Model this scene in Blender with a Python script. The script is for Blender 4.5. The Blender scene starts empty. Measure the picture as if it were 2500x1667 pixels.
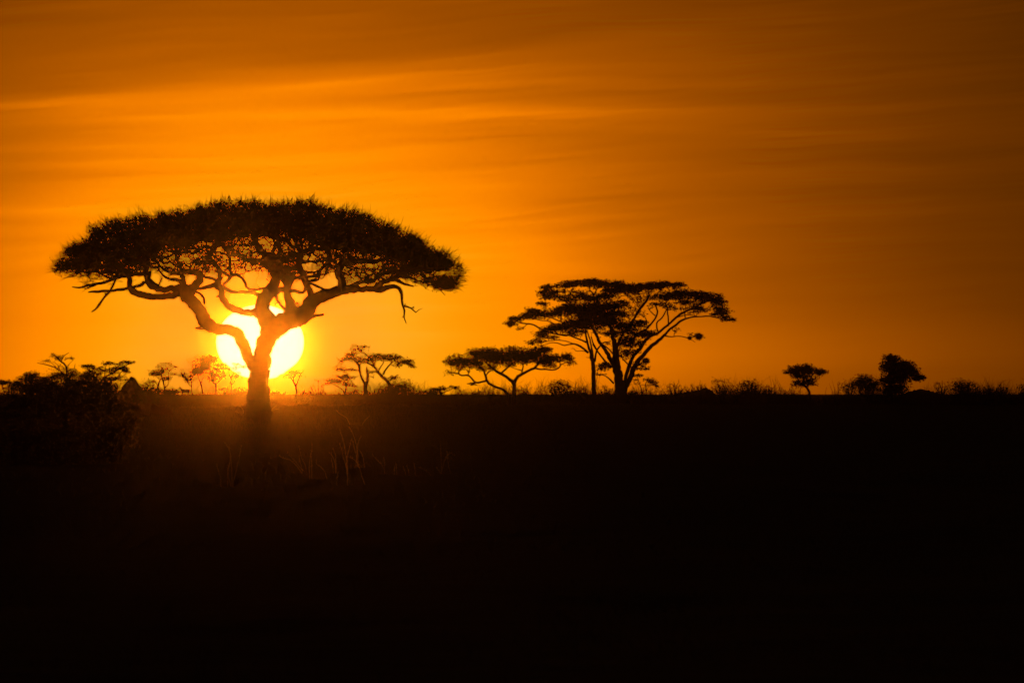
import bpy, math, random
import numpy as np
from mathutils import Vector

# ------------------------------------------------------------------ frame
W, H = 2500.0, 1667.0                 # the photograph's own pixels, used as a measuring grid
FOV = math.radians(6.19)              # telephoto: the solar disc (0.53 deg) is 214 px wide
S = math.tan(FOV/2)/(W/2)             # tangent per pixel
EYE = 960.0                           # pixel row of eye level
CAMZ = 1.9
PITCH = math.atan((EYE-H/2)*S)
sc = bpy.context.scene
C = sc.collection
rnd = random.Random(7)
rng = np.random.default_rng(11)

cam_d = bpy.data.cameras.new('camera'); cam = bpy.data.objects.new('camera', cam_d); C.objects.link(cam)
cam_d.sensor_width = 36; cam_d.lens = 18/math.tan(FOV/2)
cam_d.clip_start = 1; cam_d.clip_end = 30000
cam_d.dof.use_dof = True; cam_d.dof.focus_distance = 400; cam_d.dof.aperture_fstop = 8
cam.location = (0, 0, CAMZ); cam.rotation_euler = (math.pi/2+PITCH, 0, 0)
sc.camera = cam

def ray(px, py):
    dx, dz = (px-W/2)*S, (H/2-py)*S
    cy, sy = math.cos(PITCH), math.sin(PITCH)
    return np.array([dx, cy-dz*sy, sy+dz*cy])
def at(px, py, D):
    r = ray(px, py); return np.array([r[0]*D/r[1], D, CAMZ+r[2]*D/r[1]])

# ------------------------------------------------------------------ light
EXPO = -4.0
K = 2.0**(-EXPO)                      # world radiance is written in display units times K
sc.view_settings.view_transform = 'Standard'; sc.view_settings.look = 'None'
sc.view_settings.exposure = EXPO; sc.view_settings.gamma = 1; sc.view_settings.use_curve_mapping = False
SUNPX = (635.0, 836.0)
sr = ray(*SUNPX)
SAZ = math.atan2(sr[0], sr[1]); SEL = math.atan2(sr[2], math.hypot(sr[0], sr[1]))
SUN_E = 0.64
sd = bpy.data.lights.new('sun', 'SUN'); sd.energy = SUN_E; sd.angle = math.radians(0.5); sd.color = (1, 0.238, 0.008)
so = bpy.data.objects.new('sun', sd); C.objects.link(so)
so.rotation_euler = Vector((-sr[0], -sr[1], -sr[2])).to_track_quat('-Z', 'Y').to_euler()

w = bpy.data.worlds.new('World'); sc.world = w; w.use_nodes = True
nt = w.node_tree; nt.nodes.clear()
class X:                              # tiny expression helper for node maths
    def __init__(s, k): s.k = k
    def __add__(a, b): return mth('ADD', a, b)
    def __sub__(a, b): return mth('SUBTRACT', a, b)
    def __mul__(a, b): return mth('MULTIPLY', a, b)
    def __truediv__(a, b): return mth('DIVIDE', a, b)
    __radd__ = __add__; __rmul__ = __mul__
def link(v, sock):
    if isinstance(v, X): nt.links.new(v.k, sock)
    else: sock.default_value = v
def mth(op, *a):
    n = nt.nodes.new('ShaderNodeMath'); n.operation = op
    for i, v in enumerate(a): link(v, n.inputs[i])
    return X(n.outputs[0])
def gauss(x, c, wd):
    t = (x-c)/wd
    return mth('EXPONENT', t*t*-1.0)
def noise(vx, vy, det=4, rough=.5, z=0.0):
    c = nt.nodes.new('ShaderNodeCombineXYZ'); link(vx, c.inputs[0]); link(vy, c.inputs[1]); c.inputs[2].default_value = z
    n = nt.nodes.new('ShaderNodeTexNoise'); nt.links.new(c.outputs[0], n.inputs['Vector'])
    n.inputs['Scale'].default_value = 1; n.inputs['Detail'].default_value = det; n.inputs['Roughness'].default_value = rough
    return X(n.outputs[0])-0.5
def smooth(x, a, b):
    n = nt.nodes.new('ShaderNodeMapRange'); n.interpolation_type = 'SMOOTHSTEP'
    link(x, n.inputs[0]); n.inputs[1].default_value = a; n.inputs[2].default_value = b
    return X(n.outputs[0])
tc = nt.nodes.new('ShaderNodeTexCoord'); sp = nt.nodes.new('ShaderNodeSeparateXYZ')
nt.links.new(tc.outputs['Generated'], sp.inputs[0])
dx_, dy_, dz_ = (X(sp.outputs[i]) for i in range(3))
az = mth('ARCTAN2', dx_, dy_); el = mth('ARCSINE', dz_)
u = (az-SAZ)/S                        # arc from the sun, in units of one photo pixel
v = (el-SEL)/S                        # up positive
# dusty aureole: brightness falls with the angle from the sun, wider along the horizon
hx = mth('MAXIMUM', u/1.52, u/-1.18)
vs = mth('MAXIMUM', v*.87, v*-1.0)
d = mth('SQRT', hx*hx+vs*vs)
# thin cirrus drawn out along the horizon, rising a little to the right
warp = noise(u/900, v/260, 3)
ws = v - u*0.035 + warp*60
st1 = noise(u/1500+3.1, ws/48, 6, .55)
ws2 = v - u*0.075 + warp*90
st2 = noise(u/620+9.0, ws2/19, 5, .62, 4.0)
st4 = noise(u/330+1.0, ws2/8, 4, .6, 14.0)
st3 = noise(u/2600, v/330, 3, .5, 8.0)
fade = smooth(v, -40, 420)
clou = st1*(fade*.75+.25) + st2*(fade*.48+.12) + st4*(fade*.40+.08) + st3*.34
line = u*.085 + u*u*.00004 + 640 + noise(u/420+5.0, .3, 3)*22
clou = clou - smooth(v-line, -16, 46)*(gauss(u, 150, 1100)*.36+.05)
clou = clou + gauss(v-line, -22, 26)*gauss(u, 250, 800)*.07
clou = clou + gauss(v, -20, 90)*smooth(u, 500, 1300)*.45 - gauss(v, 330, 190)*smooth(u, 450, 1000)*.16
def band(c0, slope, bend, wd, amp, ux, uw):
    cc = u*slope + (u-ux)*(u-ux)*bend + c0
    return gauss(v+noise(u/300, v/60, 4)*26, cc, wd)*gauss(u, ux, uw)*amp
clou = clou + band(556, .01, -.00002, 13, .26, 0, 900) + band(574, -.004, 0, 17, .34, 820, 560) + band(548, -.03, 0, 12, .16, 1100, 380)
clou = clou + band(590, .02, 0, 15, .20, -520, 350) + band(430, 0, 0, 26, -.12, -500, 350)
clou = clou + band(330, .02, 0, 12, .14, -400, 500) + band(262, -.10, 0, 10, .16, 380, 300)
clou = clou + band(75, .02, 0, 12, .10, 260, 300) + band(20, 0, 0, 11, .10, 330, 260)
clou = clou + band(-70, 0, 0, 20, -.16, 190, 120) + band(-93, 0, 0, 8, .28, 60, 120)
dd = d - clou*260
ramp = nt.nodes.new('ShaderNodeValToRGB'); link(dd/3000, ramp.inputs[0])
stops = [(0, (1.25,.46,.045)), (120,(1.22,.44,.030)), (230,(1.15,.38,.008)), (330,(1.1,.31,.0)), (450,(1.02,.25,0)),
         (540,(.80,.180,0)), (640,(.57,.128,0)), (750,(.43,.093,0)), (860,(.33,.071,0)), (1000,(.235,.050,0)), (1170,(.155,.033,0)), (1430,(.088,.0205,0)),
         (2100,(.02,.006,.001)), (3000,(.004,.0018,.0007))]
ramp.color_ramp.interpolation = 'B_SPLINE'
e = ramp.color_ramp.elements
while len(e) < len(stops): e.new(.5)
for el_, (p, c) in zip(e, stops): el_.position = p/3000; el_.color = (*c, 1)
# the disc, flattened by refraction, its lower limb stepped by the layered air
vb = noise(0.0, v/9+2.0, 2)
lowm = smooth(v*-1.0, 48, 62)
uu = u*(lowm*.05+1.0) + vb*lowm*26
vv = mth('MAXIMUM', v/91, v/84)
vv = mth('MAXIMUM', v/91, (v*-1.0)/90)
rr = mth('SQRT', (uu/106.5)*(uu/106.5)+vv*vv)
disc = smooth(rr, 1.004, .985)
def mixc(fac, a, b):
    n = nt.nodes.new('ShaderNodeMix'); n.data_type = 'RGBA'; link(fac, n.inputs[0])
    for v_, s_ in ((a, n.inputs[6]), (b, n.inputs[7])):
        if isinstance(v_, tuple): s_.default_value = v_
        else: nt.links.new(v_.k, s_)
    return X(n.outputs[2])
rc = mth('SQRT', u*u+v*v)/225.0
dim = mth('EXPONENT', rc*rc*rc*-1.0)*.8      # right round the disc the lit dust of the air box supplies the glow
col = mixc(dim, X(ramp.outputs[0]), (.45, .03, 0, 1))
col = mixc(disc, col, (1.3, .93, .80, 1))
below = smooth(dz_, -.02, -.004)
col = mixc(below, (.004, .0015, .0004, 1), col)
b1 = nt.nodes.new('ShaderNodeBackground'); nt.links.new(col.k, b1.inputs[0]); b1.inputs[1].default_value = K
sky = nt.nodes.new('ShaderNodeTexSky'); sky.sky_type = 'NISHITA'; sky.sun_disc = False
sky.sun_elevation = SEL; sky.sun_rotation = SAZ; sky.dust_density = 6; sky.air_density = 2
b2 = nt.nodes.new('ShaderNodeBackground'); nt.links.new(sky.outputs[0], b2.inputs[0]); b2.inputs[1].default_value = 0.05
ad = nt.nodes.new('ShaderNodeAddShader'); ow = nt.nodes.new('ShaderNodeOutputWorld')
nt.links.new(b1.outputs[0], ad.inputs[0]); nt.links.new(b2.outputs[0], ad.inputs[1]); nt.links.new(ad.outputs[0], ow.inputs[0])
w.cycles.sampling_method = 'MANUAL'; w.cycles.sample_map_resolution = 2048
sc.cycles.use_denoising = True
sc.cycles.sample_clamp_indirect = 0
sc.cycles.max_bounces = 6; sc.cycles.volume_bounces = 0; sc.cycles.transparent_max_bounces = 16

# air: faint dust that scatters almost straight forward
DENS, ANI = 4.6e-5, 0.998
def haze():
    me = bpy.data.meshes.new('haze')
    x, y0, y1, z0, z1 = 1500, -60, 700, -6, 26
    vs = [(a, b, c) for a in (-x, x) for b in (y0, y1) for c in (z0, z1)]
    me.from_pydata(vs, [], [(0,1,3,2),(4,6,7,5),(0,4,5,1),(2,3,7,6),(0,2,6,4),(1,5,7,3)])
    o = bpy.data.objects.new('haze', me); C.objects.link(o)
    m = bpy.data.materials.new('haze'); m.use_nodes = True; t = m.node_tree; t.nodes.clear()
    p = t.nodes.new('ShaderNodeVolumePrincipled'); p.inputs['Color'].default_value = (.95, .8, .5, 1)
    p.inputs['Density'].default_value = DENS; p.inputs['Anisotropy'].default_value = ANI
    q = t.nodes.new('ShaderNodeOutputMaterial'); t.links.new(p.outputs[0], q.inputs['Volume'])
    me.materials.append(m); o['kind'] = 'stuff'
haze()

# ------------------------------------------------------------------ materials
def material(name, col, col2, scale, rough=.9, trans=0.0, thru=0.0, bump=0.0, spread=.45):
    m = bpy.data.materials.new(name); m.use_nodes = True; t = m.node_tree; t.nodes.clear()
    out = t.nodes.new('ShaderNodeOutputMaterial'); g = t.nodes.new('ShaderNodeNewGeometry')
    n = t.nodes.new('ShaderNodeTexNoise'); n.inputs['Scale'].default_value = scale; n.inputs['Detail'].default_value = 6
    t.links.new(g.outputs['Position'], n.inputs['Vector'])
    mx = t.nodes.new('ShaderNodeMix'); mx.data_type = 'RGBA'; mx.inputs[6].default_value = (*col, 1); mx.inputs[7].default_value = (*col2, 1)
    t.links.new(n.outputs[0], mx.inputs[0])
    p = t.nodes.new('ShaderNodeBsdfPrincipled'); t.links.new(mx.outputs[2], p.inputs['Base Color'])
    p.inputs['Roughness'].default_value = rough; p.inputs['Specular IOR Level'].default_value = .25
    if bump:
        b = t.nodes.new('ShaderNodeBump'); b.inputs['Strength'].default_value = bump; b.inputs['Distance'].default_value = .05
        t.links.new(n.outputs[0], b.inputs['Height']); t.links.new(b.outputs[0], p.inputs['Normal'])
    last = p.outputs[0]
    if trans:
        tr = t.nodes.new('ShaderNodeBsdfTranslucent'); t.links.new(mx.outputs[2], tr.inputs[0])
        a = t.nodes.new('ShaderNodeMixShader'); a.inputs[0].default_value = trans
        t.links.new(last, a.inputs[1]); t.links.new(tr.outputs[0], a.inputs[2]); last = a.outputs[0]
    if thru:                              # thin dry blades pass light on in a forward lobe
        rf = t.nodes.new('ShaderNodeBsdfRefraction'); t.links.new(mx.outputs[2], rf.inputs['Color'])
        rf.inputs['Roughness'].default_value = spread; rf.inputs['IOR'].default_value = 1.06
        a = t.nodes.new('ShaderNodeMixShader'); a.inputs[0].default_value = thru
        t.links.new(last, a.inputs[1]); t.links.new(rf.outputs[0], a.inputs[2]); last = a.outputs[0]
    t.links.new(last, out.inputs['Surface'])
    return m
M_BARK = material('bark', (.05,.034,.022), (.10,.07,.045), 6, .95, bump=.6)
M_TWIG = material('twig', (.05,.036,.024), (.08,.06,.04), 3, .9)
M_LEAF = material('leaf', (.035,.05,.018), (.07,.085,.03), 2, .7, trans=.3)
M_LIT  = material('dry_leaf', (.06,.045,.02), (.18,.12,.05), 3, .6, trans=.3, thru=.13)
M_STRAW= material('straw', (.45,.33,.16), (.6,.45,.22), 4, .5, trans=.35, thru=.42)
M_GRASS= material('grass', (.10,.075,.03), (.22,.16,.07), .6, .7, trans=.35, thru=.12)
M_SOIL = material('soil', (.03,.022,.014), (.07,.05,.03), .8, .95, bump=.8)
M_MUD  = material('termite_earth', (.07,.04,.022), (.11,.07,.04), 2.5, .95, bump=.8)
M_FUR  = material('antelope_fur', (.18,.09,.04), (.26,.14,.07), 5, .8)
M_HORN = material('horn', (.03,.025,.02), (.05,.04,.03), 9, .5)

# ------------------------------------------------------------------ mesh building
class MB:
    def __init__(s): s.v = []; s.f3 = []; s.f4 = []; s.n = 0
    def add(s, v, f):
        f = np.asarray(f)+s.n; (s.f3 if f.shape[1] == 3 else s.f4).append(f); s.v.append(v); s.n += len(v)
    def segs(s, A, B, ra, rb, k=3):
        """many small cones at once"""
        A = np.asarray(A, float); B = np.asarray(B, float); n = len(A)
        if not n: return
        d = B-A; d /= np.linalg.norm(d, axis=1, keepdims=True)+1e-9
        up = np.where(np.abs(d[:, 2:3]) > .9, np.array([[1., 0, 0]]), np.array([[0., 0, 1]]))
        x = np.cross(d, up); x /= np.linalg.norm(x, axis=1, keepdims=True)+1e-9; y = np.cross(d, x)
        ph = rng.random(n)*6.28; ra = np.broadcast_to(ra, n); rb = np.broadcast_to(rb, n)
        R = []
        for P, r in ((A, ra), (B, rb)):
            for i in range(k):
                a = ph+i*2*math.pi/k
                R.append(P+x*(np.cos(a)*r)[:, None]+y*(np.sin(a)*r)[:, None])
        V = np.stack(R, 1).reshape(-1, 3); base = (np.arange(n)*2*k)[:, None, None]
        q = np.array([[i, (i+1) % k, k+(i+1) % k, k+i] for i in range(k)])[None]
        s.add(V, (base+q).reshape(-1, 4))
    def needles(s, P, D, L, Wd, bend=.25, lift=.0, k=3):
        """thin tapering twigs, bent once"""
        P = np.asarray(P); n = len(P)
        if not n: return
        D = D/(np.linalg.norm(D, axis=1, keepdims=True)+1e-9)
        L = np.broadcast_to(L, n)[:, None]; Q = P+D*L*.5
        D2 = D+rng.normal(0, bend, (n, 3)); D2[:, 2] += lift; D2 /= np.linalg.norm(D2, axis=1, keepdims=True)
        T = Q+D2*L*.5
        s.segs(P, Q, Wd, np.asarray(Wd)*.75, k); s.segs(Q, T, np.asarray(Wd)*.75, np.asarray(Wd)*.15, k)
    def leaves(s, P, size, flat=1.0):
        P = np.asarray(P); n = len(P)
        if not n: return
        a = rng.normal(0, 1, (n, 3)); a[:, 2] *= flat; a /= np.linalg.norm(a, axis=1, keepdims=True)
        b = rng.normal(0, 1, (n, 3)); b -= a*(a*b).sum(1, keepdims=True); b /= np.linalg.norm(b, axis=1, keepdims=True)
        sz = (np.broadcast_to(size, n)*rng.uniform(.5, 1.3, n))[:, None]
        V = np.stack([P, P+a*sz*.5+b*sz*.22, P+a*sz, P+a*sz*.5-b*sz*.22], 1).reshape(-1, 3)
        s.add(V, np.arange(n*4).reshape(-1, 4))
    def tube(s, P, R, k=9, rough=.0, cap=True):
        P = np.asarray(P, float); R = np.asarray(R, float); n = len(P)
        t = np.gradient(P, axis=0); t /= np.linalg.norm(t, axis=1, keepdims=True)+1e-9
        ref = np.array([0, 1., 0]); x = np.cross(t, ref); x /= np.linalg.norm(x, axis=1, keepdims=True)+1e-6; y = np.cross(t, x)
        a = np.arange(k)*2*math.pi/k
        rr = R[:, None]*(1+rough*rng.normal(0, 1, (n, k)).clip(-2, 2))
        V = P[:, None]+x[:, None]*(np.cos(a)*rr)[..., None]+y[:, None]*(np.sin(a)*rr)[..., None]
        V = V.reshape(-1, 3)
        i = np.arange(n-1)[:, None]*k; j = np.arange(k)[None]; jn = (j+1) % k
        s.add(V, np.stack([i+j, i+jn, i+k+jn, i+k+j], -1).reshape(-1, 4))
        if cap:
            for e, idx in ((P[0]-t[0]*R[0]*.4, 0), (P[-1]+t[-1]*R[-1]*.7, n-1)):
                ring = V[idx*k:(idx+1)*k]; s.add(np.vstack([ring, e[None]]), np.array([[c, (c+1) % k, k] for c in range(k)]))
    def build(s, name, mat, parent=None, origin=(0, 0, 0), smoothed=False):
        V = np.concatenate(s.v)-np.asarray(origin, float)
        me = bpy.data.meshes.new(name); me.vertices.add(len(V)); me.vertices.foreach_set('co', V.astype('f').ravel())
        F = [f.ravel() for f in s.f3]+[f.ravel() for f in s.f4]
        n3 = sum(len(f) for f in s.f3); n4 = sum(len(f) for f in s.f4)
        lt = np.concatenate([np.full(n3, 3), np.full(n4, 4)]).astype('i'); L = np.concatenate(F).astype('i')
        me.loops.add(len(L)); me.loops.foreach_set('vertex_index', L); me.polygons.add(len(lt))
        me.polygons.foreach_set('loop_start', np.concatenate([[0], np.cumsum(lt)[:-1]]).astype('i'))
        me.polygons.foreach_set('loop_total', lt)
        me.update(calc_edges=True); me.validate()
        if smoothed: me.polygons.foreach_set('use_smooth', np.ones(len(lt), bool))
        me.materials.append(mat)
        o = bpy.data.objects.new(name, me); C.objects.link(o)
        if parent: o.parent = parent
        return o
def tag(o, label, cat=None, group=None, kind=None):
    if label: o['label'] = label
    if cat: o['category'] = cat
    if group: o['group'] = group
    if kind: o['kind'] = kind
    return o
def thing(name, loc, label, cat, group=None):
    o = bpy.data.objects.new(name, None); C.objects.link(o); o.location = loc; o.empty_display_size = .3
    return tag(o, label, cat, group)

# ------------------------------------------------------------------ terrain
def gz(x, y):
    """height of the plain: low near the camera, a gentle rise to a crest at 850 m"""
    t = np.clip((np.asarray(y, float)-120)/520, 0, 1); h = 1.22*(t*t*(3-2*t))*.55+1.22*t*.45
    far = np.clip((np.asarray(y, float)-670)/500, 0, 1); h = h-far*.9
    wv = .05*np.sin(np.asarray(x)*.047+.4)+.035*np.sin(np.asarray(x)*.11+1.3)+.025*np.sin(np.asarray(x)*.31+np.asarray(y)*.01)
    return h+wv*np.clip((np.asarray(y)-300)/280, 0, 1)+.02*np.sin(np.asarray(x)*.9)*np.sin(np.asarray(y)*.13)
def ground():
    xs = np.concatenate([np.linspace(-9000, -130, 12), np.linspace(-110, 110, 221), np.linspace(130, 9000, 12)])
    ys = np.concatenate([np.linspace(-60, 40, 6), np.linspace(45, 950, 300), np.linspace(1000, 14000, 30)])
    X_, Y_ = np.meshgrid(xs, ys); Z = gz(X_, Y_)+rng.normal(0, .012, X_.shape)
    b = MB(); nx = len(xs); i = np.arange(len(ys)-1)[:, None]*nx; j = np.arange(nx-1)[None]
    b.add(np.stack([X_, Y_, Z], -1).reshape(-1, 3), np.stack([i+j, i+j+1, i+nx+j+1, i+nx+j], -1).reshape(-1, 4))
    o = b.build('ground', M_SOIL, smoothed=True); o['kind'] = 'structure'; o['label'] = 'dark open plain rising to a flat horizon'
ground()

# ------------------------------------------------------------------ trees
def far(D): return D if D < 500 else 400+(D-400)*.53
def resample(P, R, step):
    P = np.asarray(P, float); n = len(P)
    d = np.r_[0, np.cumsum(np.linalg.norm(np.diff(P, axis=0), axis=1))]
    m = max(3, int(d[-1]/step)+2); t = np.linspace(0, d[-1], m)
    # Catmull-Rom through the joints
    out = []; rad = np.interp(t, d, R)
    tan = np.gradient(P, d+np.arange(n)*1e-6, axis=0)
    for q in t:
        i = min(n-2, max(0, np.searchsorted(d, q)-1)); h = d[i+1]-d[i]+1e-9; s_ = (q-d[i])/h
        out.append((2*s_**3-3*s_**2+1)*P[i]+(s_**3-2*s_**2+s_)*h*tan[i]+(-2*s_**3+3*s_**2)*P[i+1]+(s_**3-s_**2)*h*tan[i+1])
    return np.array(out), rad
def grow(N0, A, step, kill, iters, jit=.25, infl=1e9, up=0.0):
    """branches grow from the limbs towards points in the crown"""
    N = list(N0); par = [-1]*len(N); A = A.copy()
    arr = np.array(N); D = np.full(len(A), 1e9); I = np.zeros(len(A), int)
    def upd(new, off):
        for c in range(0, len(new), 400):
            q = new[c:c+400]; dd = ((A[:, None]-q[None])**2).sum(-1); k = dd.argmin(1); m = dd[np.arange(len(A)), k]
            b = m < D; D[b] = m[b]; I[b] = k[b]+off+c
    upd(arr, 0)
    for it in range(iters):
        if not len(A): break
        ok = D < infl**2; idx = I[ok]; v = A[ok]-np.array(N)[idx]; v /= np.linalg.norm(v, axis=1, keepdims=True)+1e-9
        uq, inv = np.unique(idx, return_inverse=True)
        s_ = np.zeros((len(uq), 3)); np.add.at(s_, inv, v)
        s_ /= np.linalg.norm(s_, axis=1, keepdims=True)+1e-9
        s_ += rng.normal(0, jit, s_.shape); s_[:, 2] += up; s_ /= np.linalg.norm(s_, axis=1, keepdims=True)
        new = np.array(N)[uq]+s_*step; off = len(N)
        N.extend(new); par.extend(uq.tolist()); upd(new, off)
        keep = D > kill**2; A = A[keep]; D = D[keep]; I = I[keep]
    return np.array(N), np.array(par)
def tree(name, label, cat, D, limbs, pads, base, step=.35, thick=1.0, tip=.012, spray='up', leafsz=.16, kind='acacia',
         group=None, bark=M_BARK, leafm=M_LEAF, gdepth=.75, rough=.04, jit=.28, wscale=1.0, nl=1.0, zmin=None, cover=1.9):
    """limbs: lists of (px,py,half width px); pads: (cx,cy,rx,ry,density,leafiness) ellipses, all measured in the photo's pixels"""
    crest = D > 838 and cat == 'tree'; D0 = D; D = far(D); f_ = D/D0; step *= f_; tip *= f_**.6; leafsz *= f_; dk = 1/f_**2
    B = at(base[0], base[1], D); B[2] = float(gz(B[0], D))
    root = thing(name, B, label, cat, group); pxm = S*D
    tb = MB(); nodes = []; nrad = []; npx = []
    if crest: thick *= 1.25
    for li, L in enumerate(limbs):
        L = [tuple(p) for p in L]; st = np.array(L[0][:2], float)
        if npx:
            q = np.array(npx); k = ((q-st)**2).sum(1).argmin(); y0 = nodes[k][1]-D if ((q-st)**2).sum(1).min() < 45**2 else 0
        else: y0 = 0
        ln = sum(math.dist(L[i][:2], L[i+1][:2]) for i in range(len(L)-1))*pxm
        dy = 0 if li == 0 else max(-3.8, min(3.8, rnd.uniform(-.55, .55)*ln))
        y1 = y0+dy; lim = 4.5
        y1 = max(-lim, min(lim, y1)); c = np.r_[0, np.cumsum([math.dist(L[i][:2], L[i+1][:2]) for i in range(len(L)-1)])]; c /= c[-1]
        P = [at(p[0], p[1], D+y0+(y1-y0)*t) for p, t in zip(L, c)]; R = [p[2]*pxm*thick for p in L]
        if li == 0 or (L[0][1] > base[1]-12): P[0][2] = min(P[0][2], B[2]-.15)
        P, R = resample(P, R, step*.7)
        wob = rng.normal(0, .12, (len(P), 3))*np.array(R)[:, None]; wob[0] = 0
        tb.tube(P+wob, R, 9 if max(R) > .05 else 6, rough)
        for i, p in enumerate(P):
            nodes.append(p); nrad.append(R[i]); t = i/(len(P)-1)
            npx.append((W/2+p[0]/(p[1])/S*1.0, EYE-(p[2]-CAMZ)/p[1]/S))
    N0 = np.array(nodes); att = []; dens = []; LP = []
    step *= .8
    if crest: pads = [(a, b, c, d, e_*1.5, max(f, .3)+.2) for a, b, c, d, e_, f in pads]
    for (cx, cy, rx, ry, dn, lf) in pads:
        rx *= .94
        area = math.pi*rx*ry*pxm*pxm; n = max(6, int(area*dk*dn*(2.6 if D > 450 else 1.3)*(2.0 if lf < .25 else 1)))
        v = rng.normal(0, 1, (n, 3)); v /= np.linalg.norm(v, axis=1, keepdims=True); v *= rng.random((n, 1))**(1/2.4)
        dep = min(rx*pxm*gdepth, 5.5)
        k = ((np.array(npx)-np.array([cx, cy]))**2).sum(1).argmin(); yc = (nodes[k][1]-D)*.7; a0 = len(att)
        for q in v:
            zz = q[2] if q[2] > 0 else q[2]*.8
            att.append(at(cx+q[0]*rx, cy-zz*ry, D+yc+q[1]*dep)); dens.append(lf)
        if lf > .08:                      # leaf clumps gather round a part of the twig points
            nlf = int(area*lf*nl*cover/(.1*leafsz*leafsz)); wt = rng.exponential(1, len(att)-a0)**(1.0 if lf > 1.2 else 1.8); wt /= wt.sum()
            c_ = np.array(att[a0:])[rng.choice(len(wt), nlf, p=wt)]; sg = min(.22*f_, ry*pxm*.35)+leafsz*.25
            LP.append(c_+rng.normal(0, 1, (nlf, 3)).clip(-1.5, 1.5)*np.array([sg*1.8, sg*1.8, sg*.55 if spray == 'flat' else sg*.8]))
    att = np.array(att); dens = np.array(dens)
    if zmin is not None: att[:, 2] = np.maximum(att[:, 2], gz(att[:, 0], att[:, 1])+zmin)
    N, par = grow(N0, att, step, step*1.15, 60, jit)
    n0 = len(N0); cnt = np.zeros(len(N)); e = 2.4
    for i in range(len(N)-1, n0-1, -1):
        if cnt[i] == 0: cnt[i] = tip**e
        cnt[par[i]] += cnt[i]
    r = cnt**(1/e); idx = np.arange(n0, len(N))
    bm_ = MB()
    if len(idx):
        rp = np.minimum(np.where(par[idx] < n0, r[idx]*1.15, r[par[idx]]), .14)
        bm_.segs(N[par[idx]], N[idx]+(N[idx]-N[par[idx]])*.12, np.minimum(rp, r[idx]*1.5), np.minimum(r[idx], .13), 4)
    # nearest attractor's leafiness for every grown node
    G = N[idx]; lf = np.zeros(len(G))
    for c in range(0, len(G), 500):
        q = G[c:c+500]; lf[c:c+500] = dens[((q[:, None]-att[None])**2).sum(-1).argmin(1)]
    tips = r[idx] < tip*2.6
    cen = att.mean(0); fol = MB()
    def sprayd(P, n):
        d_ = rng.normal(0, 1, (n, 3))
        if spray == 'up':
            o = P-cen; o[:, 2] = 0; o /= np.linalg.norm(o, axis=1, keepdims=True)+1.5
            d_ = d_*np.array([.55, .55, .4])+o*.75+np.array([0, 0, .75])
        elif spray == 'flat':
            o = P-cen; o[:, 2] = 0; o /= np.linalg.norm(o, axis=1, keepdims=True)+1e-3
            d_ = d_*np.array([.8, .8, .28])+o*.7+np.array([0, 0, .12])
        elif spray == 'bare':
            o = P-cen; o /= np.linalg.norm(o, axis=1, keepdims=True)+1e-3
            d_ = d_*.6+o*.8+np.array([0, 0, .45])
        return d_
    P = np.repeat(G[tips], 2, 0)
    if len(P): bm_.needles(P, sprayd(P, len(P)), rng.uniform(.5, 1.3, len(P))*step*1.1*wscale, tip*.85, .3, 0)
    k = rng.poisson(np.clip(lf*2.2*nl, 0, 30)); P = np.repeat(G, k, 0)
    if len(P):
        d_ = sprayd(P, len(P)); P = P+rng.normal(0, step*.45, P.shape)*np.array([1, 1, .45 if spray == 'flat' else .8])
        L_ = rng.uniform(.5, 1.2, len(P))*step*1.1*wscale; fol.needles(P, d_, L_, tip*.9, .3, .1)
        Q = np.repeat(P, 3, 0)+np.repeat(d_/np.linalg.norm(d_, axis=1, keepdims=True)*L_[:, None], 3, 0)*rng.random((len(P)*3, 1))
        fol.leaves(Q, leafsz, .45 if spray == 'flat' else .9)
    if LP:
        LP = np.vstack(LP); LP[:, 2] = np.maximum(LP[:, 2], gz(LP[:, 0], LP[:, 1])); fol.leaves(LP, leafsz, .5 if spray == 'flat' else .9)
    tb.build('stem' if 'shrub' in name or 'bush' in name else 'trunk', bark, root, B, True)
    if bm_.n: bm_.build('branches' if lf.max() > .05 else 'twigs', M_TWIG, root, B)
    if fol.n: fol.build('crown', leafm, root, B)
    return root
def cc(ox, oy, sc_):                       # from an enlarged view back to the photo's own pixels
    def f(*pts): return [(ox+p[0]/sc_, oy+p[1]/sc_, p[2]/sc_) for p in pts]
    def g(*pads): return [(ox+p[0]/sc_, oy+p[1]/sc_, p[2]/sc_, p[3]/sc_, p[4], p[5]) for p in pads]
    return f, g

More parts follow.
